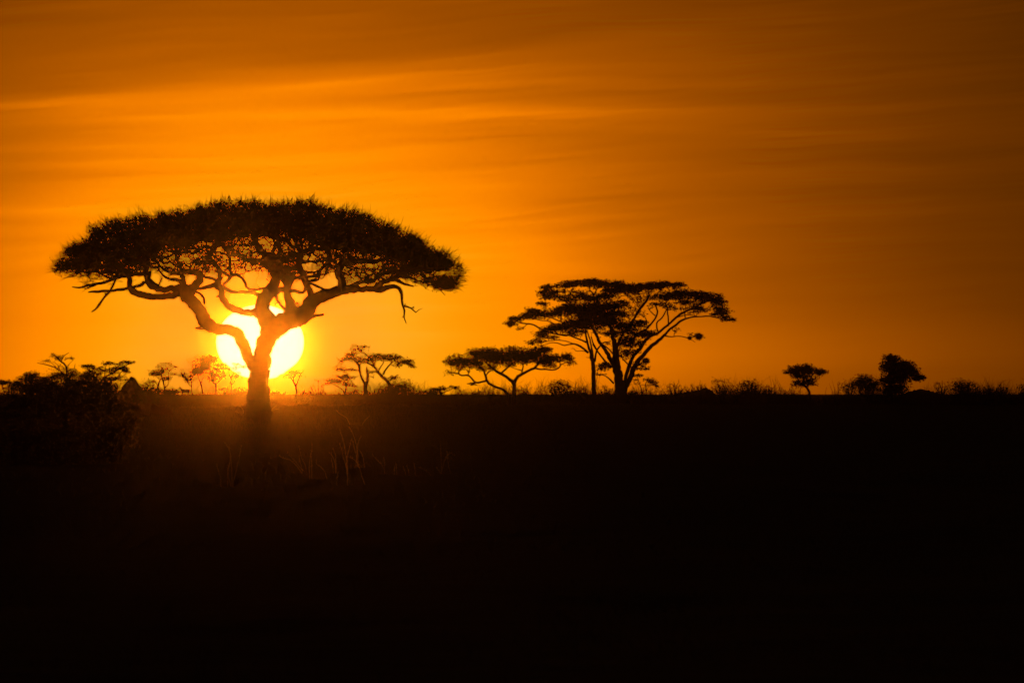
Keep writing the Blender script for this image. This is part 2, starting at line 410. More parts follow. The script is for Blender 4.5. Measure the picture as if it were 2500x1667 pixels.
# ------------------------------------------------------------------ the great umbrella acacia in front of the sun, 400 m away
L1, P1 = cc(100, 450, 3.92); L2, P2 = cc(600, 450, 3.92); L3, P3 = cc(400, 650, 3.92)
BIG = [
 L3((900,1640,185),(902,1570,150),(903,1500,126),(905,1400,114),(910,1250,107),(905,1160,100),(905,1080,90),(918,1000,88),(937,900,82),(955,800,84),(978,720,80),(1010,640,88),(1045,560,100)),
 L3((1040,580,92),(985,500,72),(950,440,62),(945,380,60),(965,310,56),(1010,250,62),(1050,180,46),(1072,116,38))+L2((280,860,42),(262,760,50),(215,710,36),(155,650,24),(112,580,24),(82,520,26),(100,440,26)),
 L3((1050,575,95),(1130,545,78),(1195,500,68),(1232,440,54),(1205,340,36),(1180,265,28))+L2((395,980,30),(425,900,34),(380,840,30),(330,790,30)),
 L3((1050,590,95),(1140,550,78),(1240,500,62),(1330,450,62),(1400,380,62))+L2((610,1150,60),(700,1090,52),(790,1050,46),(880,1025,42),(960,1005,38),(1060,1000,27),(1200,1008,22),(1300,1000,26),(1390,975,19),(1455,985,16),(1487,1030,14),(1492,1090,9),(1503,1160,9),(1520,1210,7),(1515,1260,5),(1537,1332,2)),
 L2((1505,1165,7),(1575,1180,5),(1600,1200,5),(1628,1226,3)), L2((1585,1186,3),(1610,1168,2)), L2((1515,1245,4),(1497,1276,2)),
 L2((500,1345,26),(570,1305,20),(640,1262,16),(700,1252,12),(745,1243,11)),
 L2((935,1015,42),(915,930,31),(892,860,29),(895,790,29),(935,745,27),(1000,735,22),(1100,738,19),(1250,742,20),(1350,712,16),(1480,718,12),(1540,760,8)),
 L2((960,990,20),(1050,952,17),(1130,935,14),(1225,932,12),(1250,892,12),(1300,862,12),(1385,850,12),(1450,840,8)),
 L2((1230,1003,22),(1290,955,23),(1370,912,19),(1440,898,23),(1480,855,20),(1560,825,14),(1660,810,10),(1800,815,8),(1900,800,6)),
 L2((1440,915,16),(1540,960,9),(1610,976,5)), L2((1470,885,10),(1560,893,8),(1640,920,6),(1720,945,4),(1850,1000,3),(1905,1062,2)),
 L2((870,1015,12),(770,1015,9),(720,990,9),(660,962,10),(600,945,10)),
 L2((645,1110,30),(612,1020,25),(580,960,27),(560,900,29),(543,840,24),(512,790,24),(520,700,22),(535,630,18)),
 L2((570,890,12),(620,885,11),(690,865,14),(710,830,14),(740,788,12),(790,742,10),(850,722,9)),
 L2((590,925,9),(650,925,11),(700,905,11),(712,865,9),(770,858,8),(780,800,8),(805,772,9),(860,790,6)),
 L2((285,800,42),(345,730,28),(420,682,19),(500,665,14),(560,640,22)), L2((270,740,20),(328,640,16),(302,560,14)), L2((230,720,14),(268,640,13),(282,560,11)),
 L2((285,1030,28),(340,1010,24),(420,1020,18),(480,1022,14),(545,1035,12),(580,985,16)),
 L2((300,840,32),(360,900,32),(400,960,28),(395,1020,22)), L2((400,930,26),(440,880,16),(400,820,12),(380,780,10)),
 L2((430,1150,12),(470,1140,9),(502,1137,7)), L2((430,1190,16),(480,1192,11),(522,1188,6)), L2((378,1200,9),(330,1148,10),(296,1100,11),(282,1045,14)),
 L3((870,980,46),(800,850,45),(745,720,46),(690,630,42),(600,602,42),(510,598,45),(430,565,56),(380,500,54),(340,420,52),(270,335,52),(190,255,52))+L1((1410,1050,58),(1350,1048,40),(1300,1055,28),(1200,1070,26),(1060,1070,26),(960,1058,27),(885,1025,28),(850,960,23),(840,890,20),(800,850,20),(750,810,16)),
 L1((1440,1060,50),(1370,1005,42),(1290,992,27),(1180,1003,25),(1100,1000,25),(1045,960,25),(1010,890,24),(1002,820,24),(1010,750,18),(1000,680,16)),
 L1((1600,1360,24),(1530,1375,15),(1480,1375,9)), L1((1360,1115,16),(1342,1112,7)),
 L1((1400,1020,45),(1362,940,22),(1345,860,16),(1330,790,14),(1290,700,11)),
 L1((1420,1010,42),(1490,960,34),(1520,900,31),(1500,850,28),(1440,842,22),(1350,845,18),(1290,850,16),(1240,838,14),(1180,815,12),(1130,770,9)),
 L1((1375,965,18),(1300,912,14),(1230,905,12),(1180,880,10),(1140,840,9),(1120,790,8)), L1((1160,895,6),(1140,940,6),(1125,976,5)),
 L1((875,985,10),(950,965,14),(990,930,16)),
 L1((850,985,12),(740,1010,12),(660,1020,10),(560,1025,11),(500,1030,9),(455,1033,4)),
 L1((665,1020,8),(640,1040,10),(600,1085,8),(560,1145,9),(530,1190,7),(487,1218,4)), L1((660,1020,8),(690,970,9),(710,920,8),(745,860,8)),
 L1((845,870,18),(760,885,14),(700,905,14),(620,935,12),(530,955,11),(440,970,10),(360,990,7),(300,980,3)), L1((530,960,6),(420,1005,4)),
 L1((1000,850,18),(900,860,16),(810,855,26),(760,815,18),(650,790,16),(500,790,14),(350,800,8),(250,790,5)),
 L1((1450,1020,8),(1520,1040,9),(1560,1085,10),(1565,1145,9)),
 L1((2100,1245,36),(1960,1218,26),(1855,1200,26),(1785,1155,26),(1742,1090,25),(1728,1020,24),(1700,960,30),(1708,880,16),(1698,820,14),(1670,740,12)), L1((1700,1070,10),(1680,1075,6)),
 L1((1720,985,24),(1650,962,24),(1580,985,16),(1500,1000,12),(1460,1000,9)),
 L1((1735,970,16),(1800,1020,14),(1900,1030,13),(2000,1032,14),(2100,1060,18),(2180,1075,26)),
 L1((1745,955,12),(1800,912,13),(1832,868,15),(1900,880,12),(1950,930,12),(1972,990,12),(2060,1010,9),(2120,998,10),(2172,1010,14),(2195,1045,16)),
 L1((1830,870,14),(1803,800,12),(1810,740,12),(1782,640,14),(1740,590,14),(1680,530,12)),
 L1((1690,930,14),(1640,900,13),(1560,882,11),(1535,850,9)), L1((1800,880,10),(1750,845,10),(1690,800,9),(1640,760,8)), L1((1700,940,8),(1730,910,7),(1745,880,3)),
 L1((2230,830,22),(2185,780,18),(2110,742,13),(2020,722,9),(1920,700,8),(1870,665,8)), L1((2230,760,26),(2150,690,22),(2080,640,18),(2050,560,14)),
]
# outline of the crown, read along the picture: upper edge, lower edge of the solid part, lower edge of the open part
PT = [(138,658),(150,628),(172,596),(205,588),(216,578),(228,552),(250,545),(330,530),(400,521),(470,507),(520,494),(560,489),(620,492),(650,497),(700,492),(760,490),(785,500),(850,510),(905,524),(930,541),(970,556),(1010,575),(1050,600),(1090,620),(1108,642),(1130,668)]
PB = [(138,664),(200,652),(300,640),(345,645),(385,610),(400,592),(450,604),(500,582),(540,586),(580,570),(650,569),(700,578),(760,588),(830,604),(900,622),(950,620),(1000,640),(1050,670),(1090,698),(1130,678)]
PL = [(138,668),(165,676),(230,682),(300,666),(380,664),(430,672),(520,672),(560,676),(600,660),(645,672),(680,676),(720,680),(770,672),(820,664),(840,690),(900,694),(960,680),(1020,694),(1070,706),(1100,700),(1130,680)]
def big_tree():
    D = 400.0; pxm = S*D; bx, by = 632, 1050
    B = at(bx, by, D); B[2] = float(gz(B[0], D))
    root = thing('umbrella_acacia', B, 'huge flat-crowned acacia with a forked trunk standing right in front of the sun', 'tree')
    tb = MB(); nodes = []; npx = []; dead = MB()
    deadset = {3: 0, 4: 1, 5: 1, 6: 1}
    for li, L in enumerate(BIG):
        st = np.array(L[0][:2]); y0 = 0
        if npx:
            q = ((np.array(npx)-st)**2).sum(1); y0 = nodes[q.argmin()][1]-D
        c = np.r_[0, np.cumsum([math.dist(L[i][:2], L[i+1][:2]) for i in range(len(L)-1)])]; ln = c[-1]*pxm; c /= c[-1]
        dy = 0 if li == 0 else rnd.choice((-1, 1))*rnd.uniform(.15, .6)*ln
        y1 = max(-4.5, min(4.5, y0+dy))
        if li in (4, 5, 6): y1 = y0
        P = [at(p[0], p[1], D+y0+(y1-y0)*t) for p, t in zip(L, c)]; R = [p[2]*pxm*(1.17 if li else 1.04)+.006 for p in L]
        if li == 0: P[0][2] = min(P[0][2], B[2]-.3)
        P, R = resample(P, R, .16)
        wob = rng.normal(0, .16, (len(P), 3))*np.clip(R, .04, .13)[:, None]; wob[0] = 0
        (dead if li in (4, 5, 6) else tb).tube(P+wob, R*(1+.05*rng.normal(0, 1, len(R)).clip(-1.5, 1.5)), 14 if max(R) > .2 else 8, .035)
        for p in P:
            nodes.append(p); npx.append((W/2+p[0]/p[1]/S, EYE-(p[2]-CAMZ)/p[1]/S))
    # broken stubs and knots on the bark
    N0 = np.array(nodes)
    tx, ty = zip(*PT); bx_, by_ = zip(*PB); lx, ly = zip(*PL)
    def crown(n, lace):
        x = rng.uniform(*((172, 1108) if lace else (140, 1126)), n*3); v = rng.uniform(-1, 1, n*3)
        e = 1-((x-640)/500)**2; hd = 6.2*np.sqrt(np.clip(e, .02, 1)); x = x[:]; sh = 1-np.abs(v)**2.6*.62
        t = np.interp(x, tx, ty); b = np.interp(x, bx_, by_); l = np.interp(x, lx, ly)
        f = rng.random(n*3)
        if lace: py = b-12+(l-b+12)*f**1.2
        else:
            tt = b-(b-t)*sh; py = tt+5+(b-tt-5)*f
        P = np.array([at(a, c_, D+q*h) for a, c_, q, h in zip(x, py, v, hd)])
        # open pockets near the underside
        from mathutils import noise as mn
        nz = np.array([mn.noise(Vector((p[0]*1.1, p[1]*.35, p[2]*1.5))) for p in P])
        if lace: k = nz > -.12
        else: k = nz > (-.85+.78*np.clip((py-(b-80))/80, 0, 1)**1.3)
        return P[k][:n], (t-py)[k][:n]
    A1, _ = crown(5200, False); A2, _ = crown(4800, True)
    from mathutils import noise as mn
    lacy = np.array([1.0 if mn.noise(Vector((p[0]*.9+7, p[1]*.3, p[2]*1.3))) > .16 else 0.0 for p in A2])
    A = np.vstack([A1, A2]); lf = np.r_[np.ones(len(A1)), lacy]
    low = np.array(npx)[:, 1] > 706; N0g = N0.copy(); N0g[low] += np.array([0, 0, -500.])   # nothing sprouts from trunk and stubs
    N, par = grow(N0g, A, .2, .22, 70, .42)
    N[:len(N0)] = N0
    n0 = len(N0); cnt = np.zeros(len(N)); tip = .011; e = 2.25
    for i in range(len(N)-1, n0-1, -1):
        if cnt[i] == 0: cnt[i] = tip**e
        cnt[par[i]] += cnt[i]
    r = cnt**(1/e); idx = np.arange(n0, len(N)); G = N[idx]
    br = MB(); rp = np.where(par[idx] < n0, r[idx]*1.2, r[par[idx]])
    br.segs(N[par[idx]], G+(G-N[par[idx]])*.1, np.minimum(np.minimum(rp, r[idx]*1.5), .11), np.minimum(r[idx], .1), 5)
    leafy = np.zeros(len(G), bool); depth = np.zeros(len(G))
    for c in range(0, len(G), 500):
        q = G[c:c+500]; k = ((q[:, None]-A[None])**2).sum(-1).argmin(1); leafy[c:c+500] = lf[k] > .5
    tips = (r[idx] < tip*2.2)
    gx = W/2+G[:, 0]/G[:, 1]/S; gy = EYE-(G[:, 2]-CAMZ)/G[:, 1]/S
    cen = np.array([N0[0][0], D, 0])
    o = G-cen; o[:, 2] = 0; on = np.linalg.norm(o, axis=1, keepdims=True); o = o/(on+.01)*np.clip(on/7, 0, 1)
    # bare thorny twigs under the crown
    sel = tips & ~leafy; P = np.repeat(G[sel], 4, 0)
    br.needles(P, rng.normal(0, 1, P.shape)*np.array([1, 1, .7])+np.repeat(o[sel], 4, 0)*.8, rng.uniform(.1, .34, len(P)), .0085, .5, -.1)
    # thorn sprays of the solid part: up and outwards
    top = np.interp(gx, tx, ty); bot = np.interp(gx, bx_, by_)
    fol = MB(); k = np.where(leafy, 4, 0); P = np.repeat(G, k, 0); oo = np.repeat(o, k, 0)
    hfrac = np.repeat(np.clip((bot-gy)/(bot-top+1), 0, 1), k)[:, None]
    d_ = rng.normal(0, .6, P.shape)+oo*1.15+np.array([0, 0, 1.])*(.15+.75*hfrac)
    P = P+rng.normal(0, .1, P.shape); Ln = rng.uniform(.12, .3, len(P))+.16*(rng.random(len(P)) < .35*hfrac[:, 0])
    fol.needles(P, d_, Ln, .0125, .28, .15)
    dn = d_/np.linalg.norm(d_, axis=1, keepdims=True)
    Q = np.repeat(P+dn*Ln[:, None]*.1, 3, 0)+np.repeat(dn*Ln[:, None]*.75, 3, 0)*rng.random((len(P)*3, 1))+rng.normal(0, .02, (len(P)*3, 3))
    fol.leaves(Q[::2], .075)
    # long bristling shoots along the upper skin and the rim
    sk = np.where((np.interp(gx, tx, ty) > gy-26) & leafy)[0]; P = G[np.repeat(sk, 2)]; os_ = o[np.repeat(sk, 2)]
    ds = rng.normal(0, .34, P.shape)+os_*1.0+np.array([0, 0, .95]); lift = rng.uniform(.18, .72, len(P))
    fol.needles(P, ds, lift, .0115, .3, .35)
    lo = np.repeat(np.where(np.abs(gx-636) > 425)[0], 2); P = G[lo]
    fol.needles(P, rng.normal(0, .33, P.shape)+o[lo]*1.9+np.array([0, 0, -.12]), rng.uniform(.25, .75, len(P)), .0095, .16, -.06)
    # inner mass of small leaves
    aw = 1-.72*np.clip((np.abs((W/2+A1[:, 0]/A1[:, 1]/S)-636)-400)/90, 0, 1); P = A1[rng.choice(len(A1), 44000, p=aw/aw.sum())]+rng.normal(0, .11, (44000, 3)).clip(-.2, .2); fol.leaves(P, .15)
    # broken spurs and dead twigs on the big limbs
    k = rng.integers(60, len(N0), 130); P = N0[k]; d_ = rng.normal(0, 1, P.shape)*np.array([1, .6, 1])
    tb.needles(P, d_, rng.uniform(.12, .4, len(P)), rng.uniform(.012, .035, len(P)), .5, 0, 5)
    trunk = tb.build('trunk', M_BARK, root, B, True)
    dead.build('dead_branch', M_BARK, root, B, True)
    br.build('branches', M_TWIG, root, B); fol.build('crown', M_LEAF, root, B)
    print('big', len(G), tips.sum(), leafy.sum())
big_tree()

# ------------------------------------------------------------------ the other trees
L5, P5 = cc(1050, 650, 4.48); L6, P6 = cc(1400, 650, 4.48); L7, P7 = cc(1280, 660, 4.9)
L8, P8 = cc(340, 860, 8.4); L9, P9 = cc(740, 820, 5.6); L10, P10 = cc(1500, 880, 5.227); L11, P11 = cc(1840, 840, 3.564)
LA, PA = cc(0, 830, 4.356)
tree('umbrella_acacia', 'low wide acacia with two bent trunks and a lumpy flat crown', 'tree', 760, [
 L5((922,1445,24),(918,1340,21),(915,1278,23),(862,1232,17),(790,1182,16),(740,1156,16),(690,1120,14),(640,1080,12),(600,1040,10)),
 L5((915,1285,22),(950,1222,18),(1000,1182,17),(1080,1140,14),(1140,1110,14),(1200,1052,10),(1250,1000,8)),
 L5((868,1445,20),(830,1372,17),(790,1342,14),(720,1320,13),(660,1290,14),(615,1240,14),(605,1190,12),(580,1130,9),(545,1090,8)),
 L5((780,1168,11),(832,1122,10),(880,1080,9),(930,1040,8)), L5((1140,1112,12),(1200,1125,9),(1270,1128,8),(1340,1135,7),(1400,1115,9),(1425,1090,8),(1420,1050,6)),
 L5((1000,1182,9),(1010,1130,8),(1018,1080,6),(980,1050,5)), L5((1000,1140,6),(950,1125,4),(890,1105,3)), L5((608,1198,7),(650,1150,6),(690,1130,4)),
 L5((612,1252,12),(560,1265,10),(500,1270,11),(450,1222,9),(425,1196,9),(340,1190,9),(310,1170,9),(320,1140,8),(350,1110,6)),
 L5((308,1174,8),(250,1165,6),(190,1160,3)), L5((500,1270,9),(440,1282,8),(405,1283,5))],
 P5((290,1025,105,50,14,1.5),(250,1060,60,45,14,1.4),(590,970,180,72,16,1.6),(750,1000,160,75,14,1.5),(900,940,85,62,16,1.6),(1000,985,180,75,15,1.5),(1160,950,100,62,14,1.4),(1240,910,70,35,14,1.5),(1240,1020,140,60,13,1.2),(1350,1000,80,55,11,1.1),(1500,998,62,36,16,1.7),(430,1060,150,50,13,1.3),
    (1530,1070,50,42,8,.6),(400,1110,110,30,8,.4),(225,1160,45,38,8,.4),(475,1288,55,12,8,.6),(620,1100,150,40,8,.5),(850,1080,100,30,8,.5),(1320,1090,80,25,7,.4)),
 (910, 968), step=.26, tip=.017, spray='up', leafsz=.15, nl=1.25, gdepth=.6)

tree('umbrella_acacia', 'slim straight-trunked acacia close beside the tall spreading one, long limbs reaching left', 'tree', 800, [
 L7((832,1520,29),(832,1400,27),(830,1300,26),(828,1200,26),(822,1130,25),(810,1060,23),(800,1000,19),(775,930,16),(755,860,14),(740,790,12),(730,740,10),(735,700,8)),
 L7((822,1070,16),(816,980,11),(800,900,10),(790,840,9),(770,780,8),(750,720,7)), L7((842,1090,15),(856,1010,12),(866,960,11),(900,912,10),(930,880,9),(980,856,8),(1020,860,6)),
 L7((872,965,10),(840,900,9),(815,850,8),(800,790,7)),
 L7((765,985,15),(700,930,13),(640,892,12),(590,880,9),(530,886,7),(480,898,8),(440,885,6),(380,866,6),(310,866,5),(250,890,4),(180,900,3)),
 L7((742,860,12),(680,832,9),(600,802,9),(540,780,8),(480,770,7),(400,760,6)), L7((600,882,6),(520,852,5),(430,836,5),(340,840,4),(270,850,4)),
 L7((757,980,6),(700,962,4),(610,960,4),(590,930,4),(560,940,2)), L7((858,1140,4),(878,1170,3),(874,1250,3),(866,1340,2)), L7((790,1045,4),(740,1040,3))],
 P7((450,685,200,52,15,1.4),(300,715,120,40,14,1.3),(230,770,110,45,13,1.1),(130,850,105,36,11,.8),(600,665,150,55,14,1.3),(300,805,150,28,8,.5),(640,750,90,45,9,.6),(60,880,60,22,9,.6),(560,760,120,40,10,.8),(1000,870,40,30,6,.3)),
 (1450, 965), step=.3, tip=.018, spray='flat', leafsz=.17, nl=1.2, gdepth=.5)

tree('umbrella_acacia', 'tall broad acacia with many diverging trunks and a tiered flat crown, right of centre', 'tree', 780, [
 L7((1155,1520,72),(1150,1420,62),(1135,1300,56),(1112,1200,52),(1100,1100,49),(1095,1020,42),(1090,940,36),(1080,860,30),(1060,780,26),(1040,700,22),(1000,620,20),(960,540,18),(900,460,16),(850,400,14),(830,320,12)),
 L7((1090,1170,32),(1042,1080,29),(1000,1002,25),(960,940,22),(910,872,20),(870,790,18),(840,730,18),(800,660,16),(740,590,14),(680,520,12),(600,450,10),(520,390,9),(430,340,8)),
 L7((1040,1160,22),(980,1102,13),(940,1052,11),(900,1000,10),(850,930,10),(820,880,9)), L7((1062,1000,10),(1010,940,8),(960,900,7),(930,880,6)),
 L7((1180,1480,46),(1210,1390,36),(1245,1330,31),(1282,1250,31),(1312,1170,33),(1350,1100,31),(1400,1040,25),(1470,960,24),(1530,900,22),(1600,842,20),(1660,790,17),(1710,735,14))+L6((1040,700,14),(1110,650,13),(1190,590,12),(1240,570,9),(1320,552,8),(1400,550,7),(1480,546,7),(1560,560,6),(1620,580,4)),
 L7((1180,1400,30),(1200,1330,23),(1222,1250,23),(1252,1150,23),(1290,1060,21),(1330,990,20),(1390,930,22),(1430,860,20),(1490,800,17))+L6((930,725,14),(1000,668,13),(1070,610,12),(1130,552,13),(1190,512,14),(1260,480,11),(1310,450,10),(1380,420,9),(1450,390,8)),
 L6((470,900,22),(520,780,15),(570,700,12),(620,640,12),(680,545,14),(720,472,14),(770,412,16),(805,370,14),(830,320,10)),
 L6((650,800,14),(730,720,12),(790,690,11),(840,640,11),(880,590,10),(912,540,10),(920,490,9),(900,440,8),(880,400,6)), L6((932,725,9),(910,662,8),(915,612,8),(960,572,8),(990,530,8),(1020,470,6)),
 L6((1036,655,9),(1040,590,8),(1030,520,8),(1025,450,7),(1010,410,6)), L6((905,548,6),(850,502,5),(815,455,4)), L6((800,645,6),(797,580,5),(770,540,5),(775,490,3)),
 L6((1222,562,7),(1215,500,6),(1195,450,4)), L6((1250,508,5),(1320,500,5),(1400,500,4),(1460,490,3)), L6((1130,560,5),(1250,530,5),(1350,545,4)),
 L6((1000,760,9),(1060,770,6),(1130,765,5),(1200,770,5),(1260,785,5),(1340,768,4),(1400,770,3)), L6((1275,790,4),(1335,834,2)), L6((1100,765,4),(1105,725,4),(1130,690,3)),
 L7((800,700,12),(700,690,10),(560,650,9),(480,630,8),(380,590,7),(300,560,6),(200,550,5)),
 L5((1500,760,9),(1350,735,9),(1250,702,9),(1190,672,8),(1130,640,8),(1060,628,8),(1000,620,6),(950,605,5),(890,605,4)), L5((1060,636,5),(1010,675,4),(940,697,3)), L5((1380,640,6),(1290,600,5),(1200,590,5),(1120,570,5)),
 L7((1070,1350,12),(1020,1300,9),(975,1265,6),(930,1250,4)), L7((1300,1180,12),(1240,1120,9),(1180,1060,7),(1150,1020,5))],
 P7((270,205,150,24,15,1.2),(420,180,190,26,15,1.2),(600,160,200,36,17,1.5),(840,150,220,44,19,1.7),(380,255,190,26,12,.9),(720,265,240,24,9,.5),(1060,180,200,44,18,1.6),(1260,205,200,42,17,1.6),(1480,200,170,44,17,1.6),(1180,250,240,40,15,1.5),
    (300,310,120,46,14,1.3),(250,260,110,30,11,1),(520,330,170,50,10,.8),(780,330,150,40,9,.7),(1000,310,180,45,11,1),(230,400,60,38,12,1),(600,420,150,60,12,1.2),(450,500,180,46,12,1),(300,520,110,42,12,1),(100,460,90,34,9,.7),(40,550,90,38,13,1.2),(160,520,100,36,11,.9),
    (720,500,200,80,14,1.4),(900,600,260,90,15,1.5),(1130,530,130,60,15,1.4),(700,620,170,70,14,1.4),(1060,420,170,60,13,1.3),(850,420,170,55,13,1.2),(560,480,170,60,14,1.3),(800,330,200,50,12,1.1),(900,500,200,60,14,1.4),(1200,690,170,80,14,1.4),(1360,650,110,50,12,1.2),(1480,760,120,46,13,1.3),(1060,740,120,60,11,1),(1250,860,150,80,13,1.2),(1200,980,110,80,11,.9),(1330,760,100,50,12,1.1),
    (950,1150,68,48,14,1.6),(1400,1180,80,36,8,.5),(930,1250,50,22,7,.5),(900,730,90,40,8,.6),(1380,520,60,60,6,.4),(1200,400,90,40,7,.5),(1330,1120,60,50,8,.5))
 +P5((885,622,48,30,14,1.4),(960,575,90,30,14,1.2),(1090,540,100,34,13,1.0),(1130,470,80,26,10,.7),(1200,520,80,34,12,1),(980,680,60,14,7,.3))
 +P6((980,205,200,36,18,1.6),(1130,205,90,26,14,1.3),(1230,300,230,46,18,1.6),(1450,335,170,44,17,1.6),(1560,380,110,44,15,1.4),(1600,450,90,46,14,1.2),(1630,520,80,50,13,1.2),(1690,580,60,34,12,1),(1300,400,170,32,9,.7),(1000,330,180,50,12,1.2),(950,410,140,30,8,.6),(1060,460,80,40,8,.6),(1400,460,100,40,9,.7),(1130,700,60,18,5,.3),(1280,740,60,14,5,.2),(1390,770,30,28,6,.5)),
 (1522, 968), step=.3, tip=.018, spray='flat', leafsz=.19, nl=1.2, gdepth=.55)

def nest(px, py, D, rx, ry, label):
    """a woven ball of grass with loose straws sticking out"""
    D = far(D); c = at(px, py, D); a, b_ = rx*S*D, ry*S*D; m = MB()
    n = 260; d_ = rng.normal(0, 1, (n, 3)); d_ /= np.linalg.norm(d_, axis=1, keepdims=True)
    t_ = np.cross(d_, rng.normal(0, 1, (n, 3))); P = c+d_*np.array([a, a, b_])*rng.uniform(.55, .95, (n, 1))
    m.needles(P, t_+d_*.25, rng.uniform(.7, 1.3, n)*a, .016, .3); Q = c+rng.normal(0, .45, (500, 3))*np.array([a, a, b_]); m.leaves(Q, a*.5)
    k = 26; d2 = d_[:k]; m.needles(c+d2*np.array([a, a, b_])*.8, d2+rng.normal(0, .3, (k, 3)), rng.uniform(.5, 1.3, k)*a, .012, .2)
    o = m.build('bird_nest', M_TWIG, None, c); o.location = c; tag(o, label, 'nest', 'grass bird nests hanging in the trees'); return o
nest(1705.5, 821.5, 780, 7.2, 6.2, 'round nest at the end of the lone bare bough right of the tall acacia')
nest(1684, 825, 780, 4, 3.2, 'smaller nest on the bare bough, just left of the round one at its end')
nest(1245, 791, 780, 5.5, 6.5, 'nest at the far left tip of the tall spreading acacia')
nest(1576.5, 880.5, 780, 7, 4.8, 'dark nest low on the right of the trunks of the tall acacia')
nest(844, 921, 850, 7.5, 7, 'nest in the small thin tree left of the leaning one')
nest(305, 902, 330, 6.5, 5, 'small nest in the flat-topped tree behind the left thicket')

# --- far trees left of the great acacia, on the crest
tree('thorn_tree', 'ragged two-stemmed thorn tree, leftmost on the crest beside the earth mound', 'tree', 850, [
 L8((515,960,20),(515,800,15),(520,720,15),(490,600,14),(460,500,14),(445,400,12),(460,300,8),(400,290,5)), L8((440,960,20),(402,850,18),(385,700,19),(410,600,15),(440,540,12)),
 L8((520,725,12),(590,660,10),(600,560,9),(612,400,9),(690,320,7),(785,290,4)), L8((382,690,9),(332,600,7),(300,540,4)), L8((600,480,7),(690,460,6),(750,450,4)), L8((440,430,8),(340,400,6),(250,420,4))],
 P8((330,440,150,60,13,1.2),(480,400,90,90,12,.9),(540,530,80,60,12,1),(700,450,70,25,8,.5),(430,290,70,30,8,.3),(600,270,60,50,7,.2),(740,290,60,22,7,.3),(270,600,60,30,8,.5)),
 (398, 970), step=.24, tip=.023, spray='bare', leafsz=.17)
tree('thorn_tree', 'slender leafless-looking thorn tree directly behind the grazing antelope', 'tree', 865, [
 L8((1110,950,16),(1082,800,13),(1072,660,12),(1060,560,10),(1040,480,8)), L8((1072,700,9),(1010,650,8),(985,580,8),(940,530,6),(880,490,4)), L8((1065,560,8),(1110,480,7),(1150,430,5))],
 P8((890,475,60,22,12,1.2),(940,540,40,18,10,1),(1090,378,55,34,14,1.5),(1060,480,70,36,12,1.2),(1000,560,120,80,7,.3),(930,360,60,12,6,.2)), (471, 972), step=.24, tip=.023, spray='bare', leafsz=.17)
tree('thorn_tree', 'forked thorn tree carrying the heaviest dark clumps of the row left of the sun', 'tree', 855, [
 L8((1312,945,15),(1290,750,13),(1262,640,15),(1212,520,10),(1190,450,8),(1230,360,8),(1270,260,6)), L8((1264,645,10),(1312,520,9),(1352,455,6)), L8((1262,650,6),(1200,720,5),(1150,800,4)), L8((1230,360,6),(1160,260,5),(1130,180,3))],
 P8((1240,350,110,80,20,1.8),(1180,420,90,50,18,1.6),(1340,260,90,60,20,1.8),(1370,320,70,50,16,1.5),(1272,182,28,16,14,1.5),(1150,230,90,90,6,.15),(1310,110,90,70,6,.15)), (496, 972), step=.24, tip=.023, spray='bare', leafsz=.19, nl=1.4)
tree('thorn_tree', 'thick-stemmed thorn tree with see-through rounded crown, left of the one crossing the sun', 'tree', 850, [
 L8((1592,945,22),(1570,780,19),(1570,660,22),(1510,600,13),(1480,500,10),(1490,400,10),(1530,280,9),(1520,190,7)), L8((1580,645,13),(1650,590,10),(1720,520,8),(1755,500,5)), L8((1520,610,8),(1440,560,6),(1400,520,4)), L8((1570,700,7),(1460,720,7),(1400,870,5)), L8((1500,420,7),(1430,330,5),(1420,220,4)), L8((1530,290,6),(1590,180,5),(1570,100,3))],
 P8((1470,520,80,70,11,.8),(1550,450,160,110,8,.4),(1450,120,170,60,6,.15),(1520,200,55,50,16,1.6),(1720,415,70,18,9,.8),(1752,500,28,22,14,1.4),(1600,330,120,70,7,.3),(1500,620,90,50,6,.2)), (529, 972), step=.24, tip=.023, spray='bare', leafsz=.2)
tree('thorn_tree', 'flat-crowned thorn tree whose top crosses the lower left edge of the sun', 'tree', 845, [
 L8((1886,945,16),(1890,780,13),(1880,650,13),(1880,540,12),(1840,450,10),(1840,380,8),(1870,300,6)), L8((1892,662,11),(1950,600,9),(2000,480,8),(2060,430,4)), L8((1880,525,9),(1930,440,7),(1962,380,5)), L8((1878,600,7),(1832,660,7),(1792,800,6),(1740,880,4)), L8((1845,380,6),(1780,300,5),(1700,280,3)), L8((1900,330,6),(2020,300,5),(2130,300,4))],
 P8((1740,275,150,40,7,.4),(1985,250,70,26,11,1.1),(2120,305,90,24,12,1.3),(2050,415,50,26,7,.5),(1700,330,120,36,7,.4),(1930,330,110,50,6,.3),(1960,500,90,60,5,.1)), (565, 972), step=.24, tip=.017, spray='flat', leafsz=.2)
tree('thorn_shrub', 'faint low shrub with a stout stem between two thorn trees left of the sun', 'shrub', 890, [
 L8((1750,950,22),(1742,850,20),(1735,760,16),(1700,735,8))], P8((1700,745,80,26,12,1.3),(1760,780,60,30,8,.5)), (548, 972), step=.25, tip=.023, spray='bare', leafsz=.2)
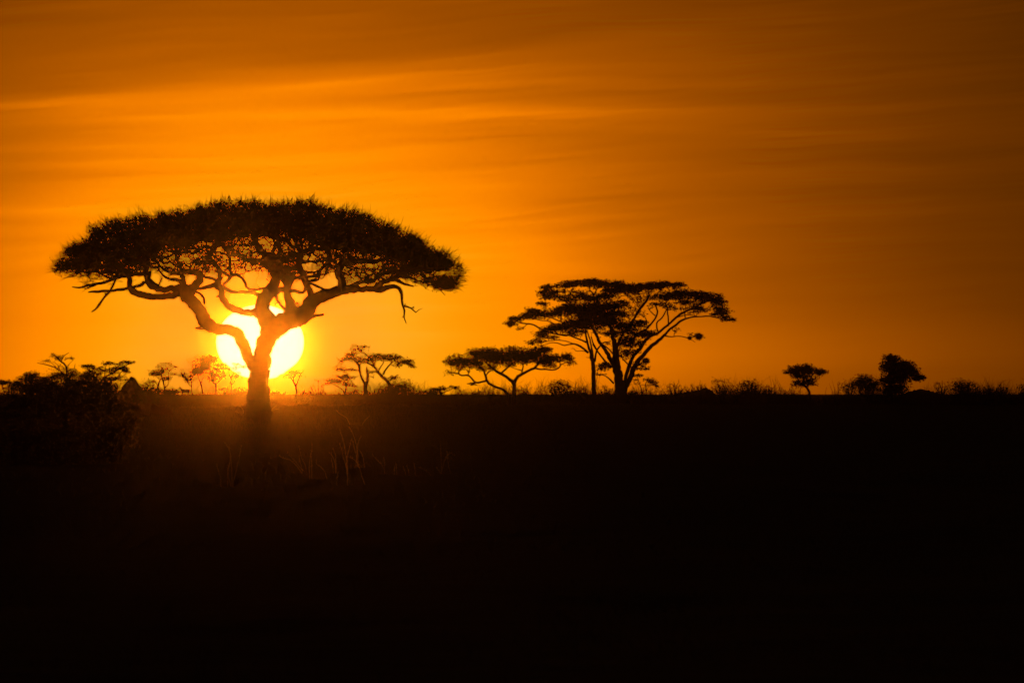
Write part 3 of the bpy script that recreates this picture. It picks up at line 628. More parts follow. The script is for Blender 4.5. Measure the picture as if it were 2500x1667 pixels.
def shrub(px, py, rx, ry, D, name, label, dens=8, leafy=.3, n=6, tip=.023, step=.2, spray='bare', leafsz=.14, group=None, lean=0, matl=M_LEAF, thick=1.0, gdepth=.8):
    """several stems from one root, fanning out; (px,py) is the foot"""
    L = []
    for i in range(n):
        f = (i+.5)/n*2-1; f += rnd.uniform(-.12, .12); h = ry*rnd.uniform(.9, 1.5)*(1-abs(f)*.35)
        x0 = px+f*rx*.12; kx = rnd.uniform(-.15, .15)*rx
        L.append([(x0, py+3, 1.7*thick), (x0+f*rx*.35+kx*.5, py-h*.4, 1.3*thick), (x0+f*rx*.55+kx+lean*ry*.5, py-h*.8, .9*thick), (x0+f*rx*.75+lean*ry, py-h*1.25, .5*thick)])
    cy = py-ry
    return tree(name, label, 'shrub', D, L, [(px+lean*ry, cy, rx, ry*1.02, dens, leafy)], (px, py), step=step, tip=tip, spray=spray, leafsz=leafsz, group=group, gdepth=gdepth, leafm=matl, zmin=.03)
G1 = 'bare thorn shrubs along the crest'
shrub(415, 970, 26, 11, 880, 'thorn_shrub', 'dense rounded low bush between the leftmost crest tree and the antelope', 16, 1.6, 6, .014)
shrub(358, 969, 26, 14, 860, 'thorn_shrub', 'ragged bush at the right foot of the earth mound', 9, .7)
shrub(592, 970, 22, 15, 860, 'thorn_shrub', 'pale tangled thorn shrub just left of the great trunk', 8, .15, 7, .021, group=G1)
shrub(678, 970, 28, 9, 860, 'thorn_shrub', 'very low brush just right of the great trunk', 8, .4, 6, .021, group=G1)
tree('thorn_tree', 'small thin fan-shaped bare tree right of the sun, alone against the sky', 'tree', 850, [
 L3((1258,1262,9),(1262,1150,9),(1232,1090,6),(1190,1050,4),(1160,1035,3)), L3((1262,1152,7),(1290,1082,5),(1310,1030,3),(1340,1000,2)), L3((1240,1105,5),(1250,1050,4),(1260,1010,2))],
 P3((1250,1035,95,42,9,.1),(1210,1060,50,25,7,.3)), (721, 971), step=.22, tip=.012, spray='bare', leafsz=.16)
shrub(738, 970, 9, 19, 845, 'thorn_shrub', 'thin upright sapling beside the fan-shaped bare tree', 6, .05, 3, .016, group=G1)
shrub(776, 972, 22, 26, 840, 'thorn_shrub', 'tall bare shrub between the fan-shaped tree and the tree with a nest', 6, .05, 5, .021, group=G1)
shrub(752, 971, 14, 12, 850, 'thorn_shrub', 'short bare shrub left of the taller one between sun and nest tree', 7, .1, 5, .021, group=G1)
tree('thorn_tree', 'small thin tree with a nest in its crown, left of the forked tree', 'tree', 850, [
 L9((590,830,9),(590,680,9),(600,640,7),(650,590,6),(700,550,4)), L9((575,830,9),(540,740,9),(490,700,8),(420,668,6),(360,640,3)), L9((588,690,7),(575,620,6),(560,560,5))],
 P9((420,610,115,42,13,1.1),(340,650,50,15,10,1),(650,680,100,16,8,.5),(560,640,110,40,9,.5),(500,560,90,30,7,.4),(680,560,60,40,6,.2)), (843, 970), step=.23, tip=.017, spray='flat', leafsz=.19)
tree('umbrella_acacia', 'forked acacia with a broken bare second stem, between the sun and the low wide acacia', 'tree', 845, [
 L9((852,810,26),(850,700,25),(842,650,17),(800,570,15),(775,480,15),(765,420,17),(740,370,17),(690,320,15),(650,300,10),(560,340,6),(500,330,6),(455,290,4)), L9((858,690,23),(880,600,19),(885,520,17),(875,470,14),(868,420,5)),
 L9((770,400,8),(820,340,7),(860,310,5)), L9((780,480,6),(700,470,5),(620,460,4)), L9((885,545,6),(940,560,5),(970,580,3)), L9((690,325,6),(680,260,5),(650,220,3))],
 P9((650,290,110,44,12,.9),(800,330,120,65,11,.8),(560,460,110,46,8,.5),(700,460,60,30,7,.4),(560,340,80,18,9,.7),(700,220,90,40,5,.15),(950,500,50,40,6,.2)), (892, 967), step=.23, tip=.023, spray='flat', leafsz=.19)
tree('umbrella_acacia', 'leaning acacia rising out of a bush, flat crown drawn out to the right', 'tree', 840, [
 L9((1290,850,30),(1200,700,25),(1150,620,19),(1080,550,19),(1020,490,17),(980,430,13),(940,340,12),(900,290,10),(850,240,8),(790,220,8),(760,190,7),(745,130,5),(660,115,3)),
 L9((1098,525,11),(1130,460,9),(1180,400,8),(1240,345,7),(1320,360,8),(1400,380,8),(1480,400,6),(1550,432,3)), L9((1030,482,8),(1060,420,7),(1100,370,5)), L9((982,432,11),(920,390,11),(870,360,8)), L9((792,212,5),(820,160,4),(872,140,2)), L9((760,190,4),(700,170,3),(600,205,2)), L9((980,400,7),(990,340,6),(1000,290,4)), L9((1400,380,5),(1400,330,4),(1380,310,3)), L9((1160,620,7),(1230,570,6),(1290,530,4))],
 P9((1050,290,140,54,13,1.1),(1220,300,110,46,13,1.1),(1400,355,130,34,11,.9),(960,330,60,38,10,.7),(770,180,90,50,5,.1),(1500,410,60,22,8,.5),(1280,400,90,24,7,.4),(840,150,50,30,5,.1),(1230,580,70,40,9,.7)), (968, 968), step=.23, tip=.023, spray='flat', leafsz=.19)
shrub(966, 974, 34, 19, 832, 'thorn_bush', 'broad dark bush at the foot of the leaning acacia', 11, .9, 8, .019)
shrub(992, 972, 22, 23, 828, 'thorn_bush', 'upright twiggy bush just right of the foot of the leaning acacia', 9, .6, 8, .018)
shrub(936, 974, 20, 12, 838, 'thorn_bush', 'low spreading bush left of the foot of the leaning acacia', 9, .5, 7, .018)
shrub(1048, 972, 24, 11, 835, 'thorn_bush', 'low blurred bush halfway from the leaning acacia to the low wide one', 12, 1.1, 6, .019)
tree('thorn_shrub', 'flat-topped dwarf acacia left of the low wide acacia, barely taller than the grass', 'shrub', 820, [
 L9((2205,850,8),(2155,765,7),(2092,700,6)), L9((1880,830,8),(1910,780,7),(1990,745,6),(2080,700,5))], P9((1890,718,110,24,14,1.2),(2060,705,80,20,13,1.2),(1780,740,60,28,11,.8),(1860,770,60,26,9,.7)), (1095, 970), step=.22, tip=.017, spray='flat', leafsz=.19)
shrub(1113, 970, 12, 4.5, 820, 'thorn_shrub', 'tiny dark tuft below the flat-topped dwarf acacia', 16, 1.5, 4)
shrub(1158, 970, 18, 9, 820, 'thorn_shrub', 'sparse tangled shrub under the left limb of the low wide acacia', 8, .1, 6, .021, group=G1)
shrub(1275, 969, 17, 13, 800, 'thorn_shrub', 'bent bare shrub just right of the trunks of the low wide acacia', 5, .03, 4, .021, group=G1)
shrub(1368, 968, 40, 19, 790, 'thorn_bush', 'rounded tangle of thorn twigs between the low wide acacia and the slim trunk', 9, .5, 9, .018)
shrub(1478, 967, 22, 14, 810, 'thorn_shrub', 'bare shrub seen between the slim trunk and the tall acacia', 8, .05, 7, .021, group=G1)
shrub(1428, 967, 12, 15, 812, 'thorn_shrub', 'thin bare shrub just left of the slim trunk', 7, .05, 5, .016, group=G1)
# --- right of the tall acacia
tree('thorn_shrub', 'small double shrub with a drooping crown just right of the tall acacia', 'shrub', 790, [
 L10((415,465,8),(402,340,6),(400,290,5),(440,240,4)), L10((335,465,8),(342,360,7),(312,270,5),(290,200,3)), L10((402,320,4),(350,310,3),(330,330,2))],
 P10((310,190,50,34,12,.9),(440,240,70,36,10,.5),(500,300,60,36,13,1.1),(540,330,30,18,12,1),(260,260,50,50,7,.2)), (1580, 967), step=.2, tip=.013, spray='flat', leafsz=.14)
shrub(1545, 968, 10, 7, 785, 'thorn_shrub', 'small dark tuft at the right foot of the tall acacia', 16, 1.4, 5)
shrub(1650, 968, 24, 21, 800, 'thorn_shrub', 'bare wind-combed shrub left of the double earth mound', 6, .06, 8, .017, group=G1)
shrub(1684, 968, 16, 16, 800, 'thorn_shrub', 'bare shrub behind the lower hump of the double mound', 7, .08, 6, .017, group=G1)
shrub(1711, 957, 17, 13, 805, 'thorn_shrub', 'spidery dead shrub growing on top of the double mound', 5, .02, 6, .016, group=G1)
shrub(1760, 968, 26, 22, 800, 'thorn_shrub', 'dead shrub with thick crooked twigs, next right of the double mound', 6, .25, 7, .013, group=G1)
shrub(1828, 968, 36, 23, 800, 'thorn_bush', 'dense fan of bare twigs standing behind the pointed mound', 9, .15, 12, .018)
shrub(1872, 968, 14, 14, 800, 'thorn_shrub', 'small ragged shrub right of the pointed mound', 8, .3, 5, .017, group=G1)
tree('umbrella_acacia', 'small umbrella-shaped acacia standing alone on the right', 'tree', 790, [
 L11((492,475,11),(480,410,11),(455,372,10),(400,330,7),(370,285,5),(330,250,3)), L11((462,375,8),(490,322,6),(510,270,5),(560,245,3)), L11((430,350,6),(430,290,5),(440,240,4)), L11((488,350,5),(530,300,4),(600,250,3))],
 P11((370,228,80,36,16,1.5),(440,210,72,30,16,1.5),(490,235,70,34,14,1.3),(580,245,55,26,13,1.2),(400,350,72,34,11,.9),(280,240,50,12,10,.7),(480,300,80,34,9,.8),(400,285,70,36,11,1),(520,350,40,34,7,.4)), (1977, 968), step=.22, tip=.018, spray='up', leafsz=.15, nl=1.3)
shrub(2075, 968, 18, 19, 795, 'thorn_shrub', 'thin leafy shrub left of the rounded bush on the right', 10, .6, 6, .018)
tree('thorn_bush', 'rounded bushy tree between the umbrella-shaped one and the tallest on the right', 'tree', 790, [
 L11((975,475,8),(975,400,8),(965,340,6),(940,300,4)), L11((972,420,6),(1010,360,5),(1020,310,3)), L11((960,460,6),(920,400,5),(900,350,3)), L11((1000,465,6),(1040,410,5),(1050,370,3))],
 P11((970,315,78,52,12,1),(930,350,60,40,11,.9),(1040,360,50,44,11,.9),(980,390,100,50,9,.7)), (2113, 968), step=.22, tip=.013, spray='bare', leafsz=.15, nl=1.2)
tree('leafy_tree', 'tallest and bushiest tree on the far right, its crown sloping down to the right', 'tree', 780, [
 L11((1190,475,16),(1190,380,15),(1192,250,12),(1195,140,8)), L11((1268,470,9),(1268,380,9),(1290,300,7),(1360,260,5),(1430,290,3)), L11((1192,320,8),(1250,250,7),(1300,190,5)), L11((1190,350,6),(1140,320,5),(1110,290,3))],
 P11((1200,128,62,34,15,1.4),(1180,190,46,50,15,1.5),(1240,220,90,66,17,1.7),(1320,200,64,50,17,1.7),(1350,250,70,44,16,1.6),(1410,292,70,26,15,1.4),(1455,285,26,14,12,1.2),(1150,320,60,50,13,1.2),(1270,310,70,46,13,1.2),(1250,390,120,50,9,.7),(1150,400,50,44,8,.6)), (2180, 968), step=.24, tip=.018, spray='up', leafsz=.2, nl=1.6)
shrub(2298, 966, 20, 20, 795, 'thorn_shrub', 'bare pointed shrub behind the long low mound on the far right', 5, .05, 6, .017, group=G1)
shrub(2349, 968, 24, 20, 790, 'thorn_bush', 'compact urn-shaped bush on the far right', 13, .9, 9, .014)
shrub(2386, 968, 14, 15, 800, 'thorn_shrub', 'bare shrub just right of the urn-shaped bush', 5, .02, 5, .016, group=G1)
shrub(2416, 968, 14, 17, 800, 'thorn_shrub', 'thin bare shrub, second to the right of the urn-shaped bush', 5, .02, 5, .016, group=G1)
shrub(2446, 968, 18, 19, 800, 'thorn_shrub', 'bare twiggy shrub, third to the right of the urn-shaped bush', 6, .02, 7, .016, group=G1)
shrub(2500, 968, 14, 12, 800, 'thorn_shrub', 'small shrub cut off by the right edge of the picture', 9, .5, 6, .018)

# --- mounds of earth
def mound(D, prof, label, name='earth_mound', depth=.8, base=972):
    """prof: (px, height px) along the mound; rounded in depth"""
    D = far(D); pxs = np.array([p[0] for p in prof], float); hs = np.array([p[1] for p in prof], float); n = 44; m = 14
    x = np.linspace(pxs[0], pxs[-1], n); h = np.interp(x, pxs, hs); h = np.convolve(np.r_[h[0], h, h[-1]], [.25, .5, .25], 'valid')
    wd = (pxs[-1]-pxs[0])*S*D*.5*depth; V = []
    c = at((pxs[0]+pxs[-1])/2, base, D); c[2] = float(gz(c[0], D))
    for i in range(n):
        for j in range(m):
            v = j/(m-1)*2-1; e = math.sqrt(max(0, 1-(2*i/(n-1)-1)**2))*.75+.25
            p = at(x[i], base, D+v*wd*e); z = float(gz(p[0], p[1]))-.25; zt = at(x[i], base-h[i], D)[2]
            prof_ = max(0, 1-v*v)**.8
            V.append((p[0]+rnd.gauss(0, .02), p[1], z+(zt-z)*prof_+(rnd.gauss(0, .035) if 0 < j < m-1 else 0)))
    b = MB(); i = np.arange(n-1)[:, None]*m; j = np.arange(m-1)[None]
    b.add(np.array(V), np.stack([i+j, i+m+j, i+m+j+1, i+j+1], -1).reshape(-1, 4))
    o = b.build(name, M_MUD, None, c, True); o.location = c; return tag(o, label, 'mound')
mound(470, [(228,0),(262,18),(282,34),(300,58),(312,76),(324,84),(334,74),(346,54),(358,34),(376,14),(420,0)], 'steep cone-shaped termite mound behind the left thicket', 'termite_mound', .7, 1002)
mound(760, [(1628,0),(1633,9),(1640,9),(1645,5),(1655,6),(1672,15),(1690,17),(1702,19),(1712,23),(1722,24),(1734,22),(1742,16),(1750,4),(1756,0)], 'long double-humped earth mound right of the tall acacia')
mound(760, [(1750,0),(1757,7),(1764,3),(1770,8),(1780,7),(1790,1),(1800,0)], 'row of small earth lumps between the two bigger mounds')
mound(750, [(1805,0),(1815,7),(1824,13),(1833,16),(1838,20),(1841,24),(1844,18),(1852,16),(1862,9),(1872,0)], 'pointed earth mound under the fan of bare twigs')
mound(760, [(2195,0),(2210,14),(2225,18),(2240,20),(2254,21),(2268,16),(2290,13),(2320,5),(2350,2),(2390,0)], 'long low earth mound right of the tallest far-right tree')
mound(760, [(2010,0),(2025,4),(2050,7),(2080,8),(2100,4),(2115,0)], 'very low earth swell left of the tallest far-right tree')

# --- left: trees behind and the dark thicket in front
tree('umbrella_acacia', 'distant flat-topped acacia cut by the left edge of the picture', 'tree', 820, [
 LA((35,590,6),(38,520,5),(20,470,4)), LA((80,590,5),(85,530,4),(110,475,3)), LA((130,590,4),(140,540,3),(120,480,3))], PA((55,455,100,20,20,2),(-30,450,60,20,18,1.6),(40,520,80,30,5,.2),(140,520,40,26,6,.3)), (9, 965), step=.25, tip=.017, spray='flat', leafsz=.18)
tree('leafy_tree', 'dome-crowned tree at the left, behind the thicket', 'tree', 330, [
 LA((330,780,14),(330,600,13),(300,500,10),(260,440,7)), LA((332,620,10),(380,500,8),(420,430,6)), LA((318,560,7),(340,460,6),(350,390,4))],
 PA((350,385,115,42,26,1.6),(280,420,80,42,24,1.5),(440,420,70,48,24,1.5),(190,455,60,26,20,1.2),(330,520,190,60,22,1.4),(480,470,60,44,20,1.3),(230,520,90,60,22,1.4),(440,540,120,60,18,1.2)), (76, 1060), step=.13, tip=.009, spray='up', leafsz=.075, nl=1.0)
tree('thorn_tree', 'nearly leafless thorn tree sticking up out of the left thicket', 'tree', 320, [
 LA((705,760,16),(705,520,14),(702,430,12),(690,390,11),(640,330,8),(600,300,6),(500,265,5),(395,243,3)), LA((706,420,11),(707,300,10),(690,260,9),(650,230,9),(600,180,7),(542,136,3)), LA((650,225,5),(690,160,4),(735,134,3)), LA((685,215,5),(730,192,4),(775,196,2)), LA((706,310,4),(740,250,3),(780,215,2)),
 LA((700,430,6),(780,340,5),(800,250,2)), LA((600,300,4),(560,250,3),(480,215,3)), LA((640,330,4),(610,260,3),(560,230,2)), LA((700,440,6),(600,350,4),(510,375,3))],
 PA((615,195,55,30,22,.8),(580,170,40,26,12,.3),(480,225,50,26,12,.4),(730,200,60,20,12,.3),(620,290,70,50,9,.2),(740,370,110,60,14,.6),(640,430,140,60,18,.9)), (161, 1050), step=.12, tip=.0075, spray='bare', leafsz=.05, nl=.8)
tree('umbrella_acacia', 'flat-layered acacia with dark clumps behind the right end of the left thicket', 'tree', 330, [
 LA((900,800,17),(960,620,15),(1040,480,13),(1110,400,11),(1200,350,8),(1300,285,6),(1400,250,3)), LA((1250,392,6),(1290,340,5),(1350,290,4)), LA((1040,470,8),(1000,380,6),(930,300,5)), LA((1110,400,7),(1120,320,5),(1130,260,4)), LA((1100,500,8),(1200,430,6),(1290,390,4),(1360,340,3))],
 PA((930,280,80,34,18,.9),(1000,330,90,30,14,.6),(1130,250,75,30,16,.7),(1190,330,55,46,26,1.7),(1100,310,80,30,18,.9),(1320,240,70,22,20,1),(1395,245,40,16,20,1.1),(1320,308,32,26,30,1.9),(1030,360,120,30,18,.9),(960,380,120,36,20,1),(1250,270,60,24,12,.5),(1370,340,40,16,10,.4),(1100,420,160,46,16,.9),(1300,420,90,40,12,.6),(900,430,160,60,20,1)), (210, 1060), step=.13, tip=.0085, spray='flat', leafsz=.07, nl=1.0)
shrub(362, 985, 22, 28, 455, 'thorn_bush', 'leafy bush showing on the right flank of the termite mound', 20, 1.1, 7, .016, .15, leafsz=.09)
def thicket():
    D = 228.0; foot = 1148
    L = []
    for i in range(22):
        x = -60+i*17+rnd.uniform(-8, 8); h = 150+45*math.sin(i*.5)+rnd.uniform(-30, 40); ln = rnd.uniform(-30, 30)
        L.append([(x, foot+4, 5), (x+ln*.3, foot-h*.35, 3.6), (x+ln*.7, foot-h*.7, 2.4), (x+ln, foot-h, 1)])
    L += [[(262,1146,4),(280,1100,3),(300,1060,2),(335,1020,1.2)], [(245,1146,4),(272,1080,3),(300,1040,1.6),(345,1012,1)], [(225,1146,4),(232,1100,3),(255,1050,2),(262,1000,1)]]
    pads = [(150,985,150,52,44,1.5),(60,990,110,46,42,1.4),(220,975,80,48,44,1.4),(180,945,90,38,40,1.3),(110,945,60,24,40,1.2),(245,940,45,26,34,1.1),(20,1000,70,40,40,1.3),
            (150,1060,170,62,34,1.2),(270,1040,50,46,44,1.3),(315,1025,34,18,60,1.6),(290,1065,28,38,52,1.5),(300,1000,30,16,44,1.3),(60,1080,120,60,30,1.1),(235,1095,60,40,24,.9),(262,995,30,40,36,1.2),(-20,1050,60,90,26,1),(120,1110,150,40,26,1.3),(200,1125,100,26,24,1.3),(275,1100,36,36,26,1.1)]
    return tree('thorn_thicket', 'big dark foreground thicket at the left edge, leaves on its right side catching the sun', 'bush', D, L, pads, (150, foot), step=.085, tip=.0055, spray='bare', leafsz=.05, nl=1.0, cover=1.1, leafm=M_LIT, gdepth=.9, zmin=.03)
thicket()

# ------------------------------------------------------------------ antelope on the crest, feeding at the bushes
def antelope():
    D = far(842.0); k = S*D/8.4
    c = at(451.5, 969, D); c[2] = float(gz(c[0], D)); Z0 = EYE-(c[2]-CAMZ)/D/S
    def w(x, y, dy=0): p = at(340+x/8.4, 860+y/8.4, D); return (p[0]-c[0], dy, max(p[2]-c[2], .01))
    # one skinned body: trunk, neck, head and four jointed legs
    V = []; E = []; R = []
    def chain(pts, start=None):
        prev = start
        for (x, y, dy, r) in pts:
            V.append(w(x, y, dy)); R.append(r); 
            if prev is not None: E.append((prev, len(V)-1))
            prev = len(V)-1
        return prev
    chain([(1005,788,0,.165),(960,790,0,.17),(920,792,0,.175),(885,786,0,.165)])
    chain([(862,765,0,.095),(846,738,0,.072),(832,725,0,.07),(815,733,0,.055),(798,744,0,.036)], 3)
    chain([(1032,776,0,.10),(1044,790,0,.03),(1046,815,0,.018)], 0)
    for s_ in (-1, 1):
        chain([(1015,822,.10*s_,.085),(1008,848,.11*s_,.05),(1028,872,.11*s_,.032),(1022 if s_ > 0 else 1010,908,.11*s_,.022),(1018 if s_ > 0 else 1004,921,.11*s_,.026)], 0)
        chain([(888,826,.09*s_,.065),(886,858,.10*s_,.038),(888,885,.10*s_,.03),(890 if s_ > 0 else 900,912,.10*s_,.021),(887 if s_ > 0 else 897,921,.10*s_,.025)], 3)
    me = bpy.data.meshes.new('body'); me.from_pydata(V, E, [])
    o = bpy.data.objects.new('body', me); C.objects.link(o)
    o.modifiers.new('skin', 'SKIN'); sv = me.skin_vertices[0].data
    for i, r in enumerate(R): sv[i].radius = (r*.76, r*.76)
    sv[0].use_root = True
    ss = o.modifiers.new('sub', 'SUBSURF'); ss.levels = 2; ss.render_levels = 2
    me.materials.append(M_FUR)
    dg = bpy.context.evaluated_depsgraph_get(); ev = bpy.data.meshes.new_from_object(o.evaluated_get(dg))
    bpy.data.objects.remove(o); ev.name = 'body'
    if not ev.materials: ev.materials.append(M_FUR)
    root = thing('antelope', c, 'horned antelope standing side-on among the thorn trees on the crest, head to the left', 'antelope')
    o = bpy.data.objects.new('body', ev); C.objects.link(o); o.parent = root
    for s_ in (-1, 1):
        h = MB(); P = [w(834,716,.03*s_), w(830,698,.07*s_), w(818,682,.11*s_), w(806,672,.10*s_), w(800,655,.08*s_)]
        p2, r2 = resample(np.array(P), [.016,.014,.012,.008,.004], .025); h.tube(p2, r2, 6); h.build('horn', M_HORN, root)
        e_ = MB(); P = [w(842,722,.05*s_), w(850,716,.09*s_), w(856,712,.13*s_)]; e_.tube(np.array(P), [.012,.03,.006], 6); e_.build('ear', M_FUR, root)
antelope()

# ------------------------------------------------------------------ grass
def stuff(name, m, mat, label): o = m.build(name, mat); return tag(o, label, None, None, 'stuff')
def fringe():
    m = MB(); n = 22000
    y = rng.uniform(480, 660, n); x = rng.uniform(-1, 1, n)*(y*S*W/2*1.15)
    from mathutils import noise as mn
    t = np.array([mn.noise(Vector((a*.16, b*.02, 0))) for a, b in zip(x, y)])
    keep = rng.random(n) < np.clip(.5+t*1.3, .08, 1); x = x[keep]; y = y[keep]; t = t[keep]; n = len(x)
    P = np.stack([x, y, gz(x, y)-.03], -1); h = rng.uniform(.05, .18, n)*(1+1.6*t.clip(0))+.27*(rng.random(n) < .04)
    d_ = np.stack([rng.normal(0, .28, n), rng.normal(0, .28, n), np.ones(n)], -1)
    m.needles(P, d_, h, rng.uniform(.005, .011, n), .25, -.05); return m
stuff('grass', fringe(), M_GRASS, 'dry grass fringe along the crest of the plain')
def scrub():
    # low tangle of twigs that lines the crest, thicker in patches
    m = MB(); from mathutils import noise as mn
    n = 5200; y = rng.uniform(575, 660, n); x = rng.uniform(-1, 1, n)*y*S*W/2*1.12
    t = np.array([mn.noise(Vector((a*.17+5, b*.04, 0))) for a, b in zip(x, y)])+.28*np.exp(-((x+13)/14)**2)+.03*(x > 12)
    k = rng.random(n) < np.clip(t*3.2+.06+.18*((x > 5) & (x < 30)), .03, 1); x = x[k]; y = y[k]; t = t[k]; n = len(x)
    h = rng.uniform(.14, .66, n)*(.8+2.2*np.clip(t, 0, .6)); r_ = 7
    P = np.repeat(np.stack([x, y, gz(x, y)-.03], -1), r_, 0); hh = np.repeat(h, r_)
    d_ = rng.normal(0, .55, P.shape)*np.array([1, 1, .2])+np.array([0, 0, 1.]); L_ = hh*rng.uniform(.6, 1.5, len(P))
    m.needles(P, d_, L_, .015, .45, -.05)
    dn = d_/np.linalg.norm(d_, axis=1, keepdims=True)
    for q in (.4, .6, .8):
        m.needles(P+dn*(L_*q)[:, None]*.95, d_+rng.normal(0, .7, P.shape), L_*.5, .011, .5, 0)
    Q = np.repeat(P+dn*(L_*.5)[:, None], 2, 0)+rng.normal(0, .09, (len(P)*2, 3)); Q[:, 2] = np.maximum(Q[:, 2], gz(Q[:, 0], Q[:, 1])); m.leaves(Q, .10)
    return m
stuff('undergrowth', scrub(), M_TWIG, 'low tangled undergrowth lining the crest of the plain')
def foot_grass():
    m = MB(); n = 2600; y = rng.uniform(345, 470, n); x = rng.normal(0, 1, n)*7+at(632, 1000, 400)[0]; P = np.stack([x, y, gz(x, y)-.02], -1)
    d_ = np.stack([rng.normal(0, .35, n), rng.normal(0, .3, n), np.ones(n)], -1); h = rng.uniform(.1, .42, n)
    m.needles(P, d_, h, .006, .35, -.15); return m
stuff('grass', foot_grass(), M_GRASS, 'dry grass round the foot of the great acacia')
def tufts():
    m = MB(); n = 30000
    y = 55+rng.random(n)**1.4*620; x = rng.uniform(-1, 1, n)*(y*S*W/2*1.15+1)
    from mathutils import noise as mn
    t = np.array([mn.noise(Vector((a*.5, b*.09, 3))) for a, b in zip(x, y)])
    keep = rng.random(n) < np.clip(.35+t*1.8, .02, 1); x = x[keep]; y = y[keep]; n = len(x)
    P = np.stack([x, y, gz(x, y)-.02], -1); h = rng.uniform(.03, .12, n)*(1+y/300)
    d_ = np.stack([rng.normal(0, .6, n), rng.normal(0, .4, n), np.ones(n)], -1)
    m.needles(P, d_, h, rng.uniform(.0015, .003, n)*(1+y/150), .35, -.1); return m
stuff('grass', tufts(), M_GRASS, 'short burnt stubble on the near plain')
def bystem(cx, cy, sc_, lines, D, label, group, name='dry_grass_clump', r=.0034, mat=M_STRAW, extra=8):
    """each stem traced in its own clump, with seed husks along it and short blades at the foot"""
    fx = np.mean([l[0][0] for l in lines]); fy = max(l[0][1] for l in lines)
    if D > 500: D = far(D); r *= .76
    else:                                                    # stand where the foot meets the ground
        row = cy+fy/sc_; lo, hi = 90., 620.
        for _ in range(40):
            D = (lo+hi)/2; xg = (cx+fx/sc_-W/2)*S*D
            if EYE+(CAMZ-float(gz(xg, D)))/D/S > row: lo = D
            else: hi = D
    B = at(cx+fx/sc_, cy+fy/sc_, D); B[2] = float(gz(B[0], D)); m = MB(); root = thing(name, B, label, 'grass', group)
    for l in lines:
        dy = rnd.uniform(-.25, .25); P = [at(cx+p[0]/sc_, cy+p[1]/sc_, D+dy*(1+i*.5)) for i, p in enumerate(l)]
        foot = P[0].copy(); foot[2] = float(gz(foot[0], foot[1]))-.03
        if len(P) > 1: q = P[0]-P[1]; foot[0] += q[0]/max(-q[2], .05)*(P[0][2]-foot[2])*.3
        if foot[2] < P[0][2]-.02: P = [foot]+P
        P, R = resample(P, np.linspace(r*1.2, r*.45, len(P)), .05)
        m.tube(P+rng.normal(0, .003, P.shape), R, 5)
        k = rng.integers(len(P)//2, len(P), 14); m.needles(P[k], rng.normal(0, .5, (14, 3))+np.array([0, 0, 1]), rng.uniform(.02, .06, 14), .003, .3)
    s_ = m.build('stems', mat, root, B)
    g = MB(); n = extra*6; Q = np.tile(B, (n, 1))+rng.normal(0, .12, (n, 3))*np.array([1, 1, 0]); Q[:, 2] = gz(Q[:, 0], Q[:, 1])-.01
    g.needles(Q, np.stack([rng.normal(0, .5, n), rng.normal(0, .5, n), np.ones(n)], -1), rng.uniform(.08, .3, n), .003, .4, -.2); g.build('blades', M_GRASS, root, B)
    return root
GG = 'tall dry grass clumps catching the low sun'
def fg(lines, label, D=188): bystem(480, 1020, 3.564, lines, D, label, GG)
fg([[(310,590),(302,400),(285,280),(238,205)],[(320,560),(350,440),(372,340),(386,250)],[(210,560),(192,470),(174,408)],[(270,560),(276,440),(290,380),(288,240)],[(300,600),(270,480),(282,400)]], 'lone clump of tall dry stems lowest and farthest left, below the great trunk')
fg([[(945,475),(900,430),(860,380),(790,308)],[(948,420),(912,340),(890,255)],[(920,460),(900,380),(893,340)],[(820,370),(760,350),(720,330)]], 'two long stems leaning left, second clump from the left')
fg([[(985,530),(980,420),(992,330),(1004,270),(1000,208)],[(1000,380),(996,330),(985,305)],[(1110,460),(1075,425),(1042,400),(1040,372)]], 'upright clump with one bright stem, just right of the two leaning stems')
fg([[(1190,480),(1185,420),(1173,358)],[(1212,372),(1208,320),(1190,273)],[(1200,380),(1180,330),(1155,295)]], 'short three-stemmed clump left of the tallest stems')
fg([[(1310,500),(1306,400),(1298,300),(1275,200),(1248,100)],[(1312,450),(1310,350),(1335,240),(1350,180)],[(1300,420),(1275,340),(1262,270),(1240,218)],[(1355,352),(1320,340)],[(1220,580),(1230,480)]], 'tall clump with a long curved stem, left one of the tallest pair')
fg([[(1402,430),(1390,340),(1375,270),(1356,200)],[(1405,400),(1395,260),(1380,195),(1355,130),(1323,72)],[(1400,250),(1412,200),(1428,165)],[(1440,320),(1418,285)],[(1405,400),(1460,450),(1530,500)]], 'tallest clump of dry stems, right one of the pair')
fg([[(1642,490),(1620,420),(1575,370),(1528,318)],[(1636,450),(1634,390),(1627,338)]], 'forked clump right of the tallest stems')
fg([[(1740,480),(1738,430),(1730,385)],[(1720,480),(1722,420)],[(1850,500),(1830,420)],[(1820,500),(1800,430)]], 'faint low clump, second from the right end of the row')
fg([[(1900,450),(1890,395)],[(2040,500),(1980,450),(1930,430)]], 'short stem with a bright tip near the right end of the row')
fg([[(2210,490),(2190,400),(2178,300)],[(2190,320),(2215,305),(2245,330)],[(2130,400),(2125,320),(2125,240)],[(2120,480),(2090,440)]], 'faint tall clump at the right end of the row')
bystem(340, 830, 5.227, [[(1690,900),(1720,860),(1750,835)],[(1700,900),(1740,880),(1780,880)],[(1690,910),(1700,870),(1745,860)]], 372, 'little bright tuft at the right foot of the great trunk', GG, r=.009)
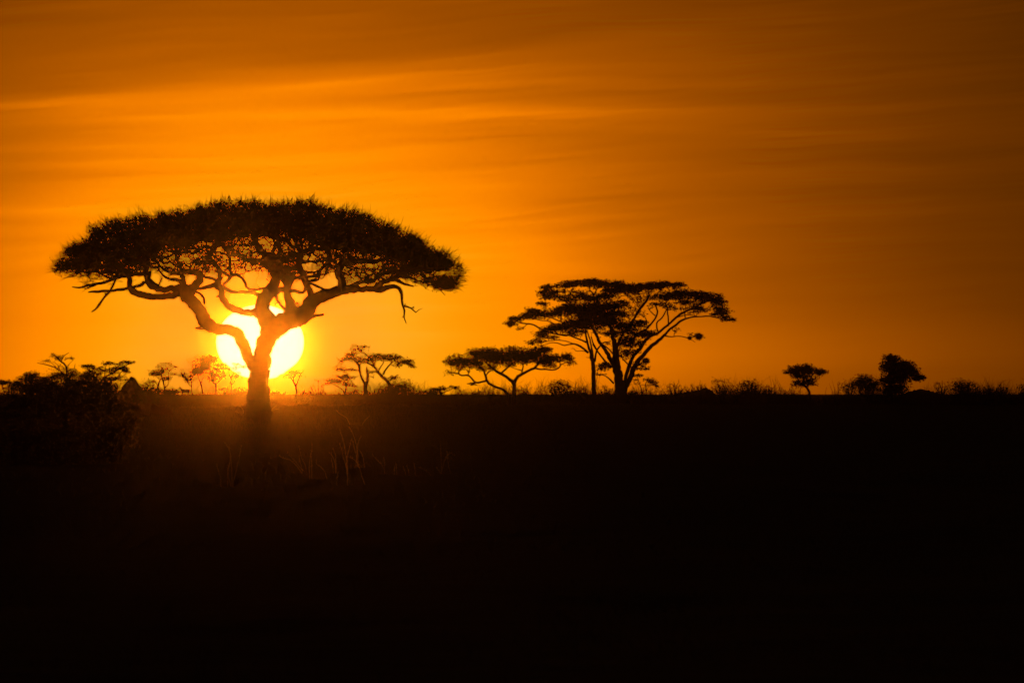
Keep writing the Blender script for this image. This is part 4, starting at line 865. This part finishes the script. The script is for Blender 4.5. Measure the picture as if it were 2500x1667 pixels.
bystem(340, 830, 5.227, [[(1320,880),(1300,855),(1270,842)],[(1270,935),(1250,915),(1225,912)]], 372, 'little bright tuft at the left foot of the great trunk', GG, r=.009)
bystem(200, 950, 2.352, [[(1520,165),(1480,140),(1458,118)],[(1610,205),(1650,155)]], 300, 'crossed dry stems in the shade behind the tallest clump', GG, r=.006)
GR = 'tall leafless reeds on the crest'
bystem(1500, 880, 5.227, [[(2010,455),(2000,300),(1978,195)],[(2060,455),(2040,330),(2020,240)],[(2125,455),(2100,330),(2055,240)],[(2140,450),(2120,320),(2090,260)],[(2180,440),(2230,380),(2245,330)]], 795, 'group of tall leaning reeds left of the umbrella-shaped small acacia', GR, 'reed_clump', .02, M_TWIG)
bystem(1840, 840, 3.564, [[(690,455),(680,400),(655,338)],[(710,450),(700,380),(684,312)],[(740,445),(742,380),(745,318)],[(735,440),(732,330)],[(620,450),(635,375)]], 795, 'group of upright reeds right of the umbrella-shaped small acacia', GR, 'reed_clump', .02, M_TWIG)
bystem(740, 820, 5.6, [[(1650,830),(1655,700),(1665,585)],[(1700,830),(1715,660)],[(1760,830),(1690,760),(1630,700)],[(1560,830),(1570,700)]], 800, 'thin reeds halfway from the leaning acacia to the low wide one', GR, 'reed_clump', .013, M_TWIG)
bystem(1050, 650, 4.48, [[(1250,1440),(1250,1340),(1243,1260)],[(1270,1440),(1272,1350)],[(1180,1440),(1175,1370)],[(1120,1440),(1122,1390)],[(1340,1380),(1325,1290),(1320,1270)]], 800, 'thin reeds right of the low wide acacia', GR, 'reed_clump', .012, M_TWIG)
bystem(1050, 650, 4.48, [[(1590,1300),(1585,1235)],[(1700,1430),(1690,1330),(1665,1290)],[(1740,1430),(1738,1340)]], 805, 'few reeds left of the slim trunk', GR, 'reed_clump', .017, M_TWIG)
bystem(400, 650, 3.92, [[(1080,1260),(1075,1180),(1078,1140)],[(1140,1260),(1160,1190),(1175,1150)],[(1330,1260),(1325,1170)],[(1390,1260),(1420,1160),(1430,1120)],[(1540,1260),(1560,1200)],[(1660,1260),(1680,1180)]], 845, 'scattered reeds between the great trunk and the nest tree', GR, 'reed_clump', .017, M_TWIG)
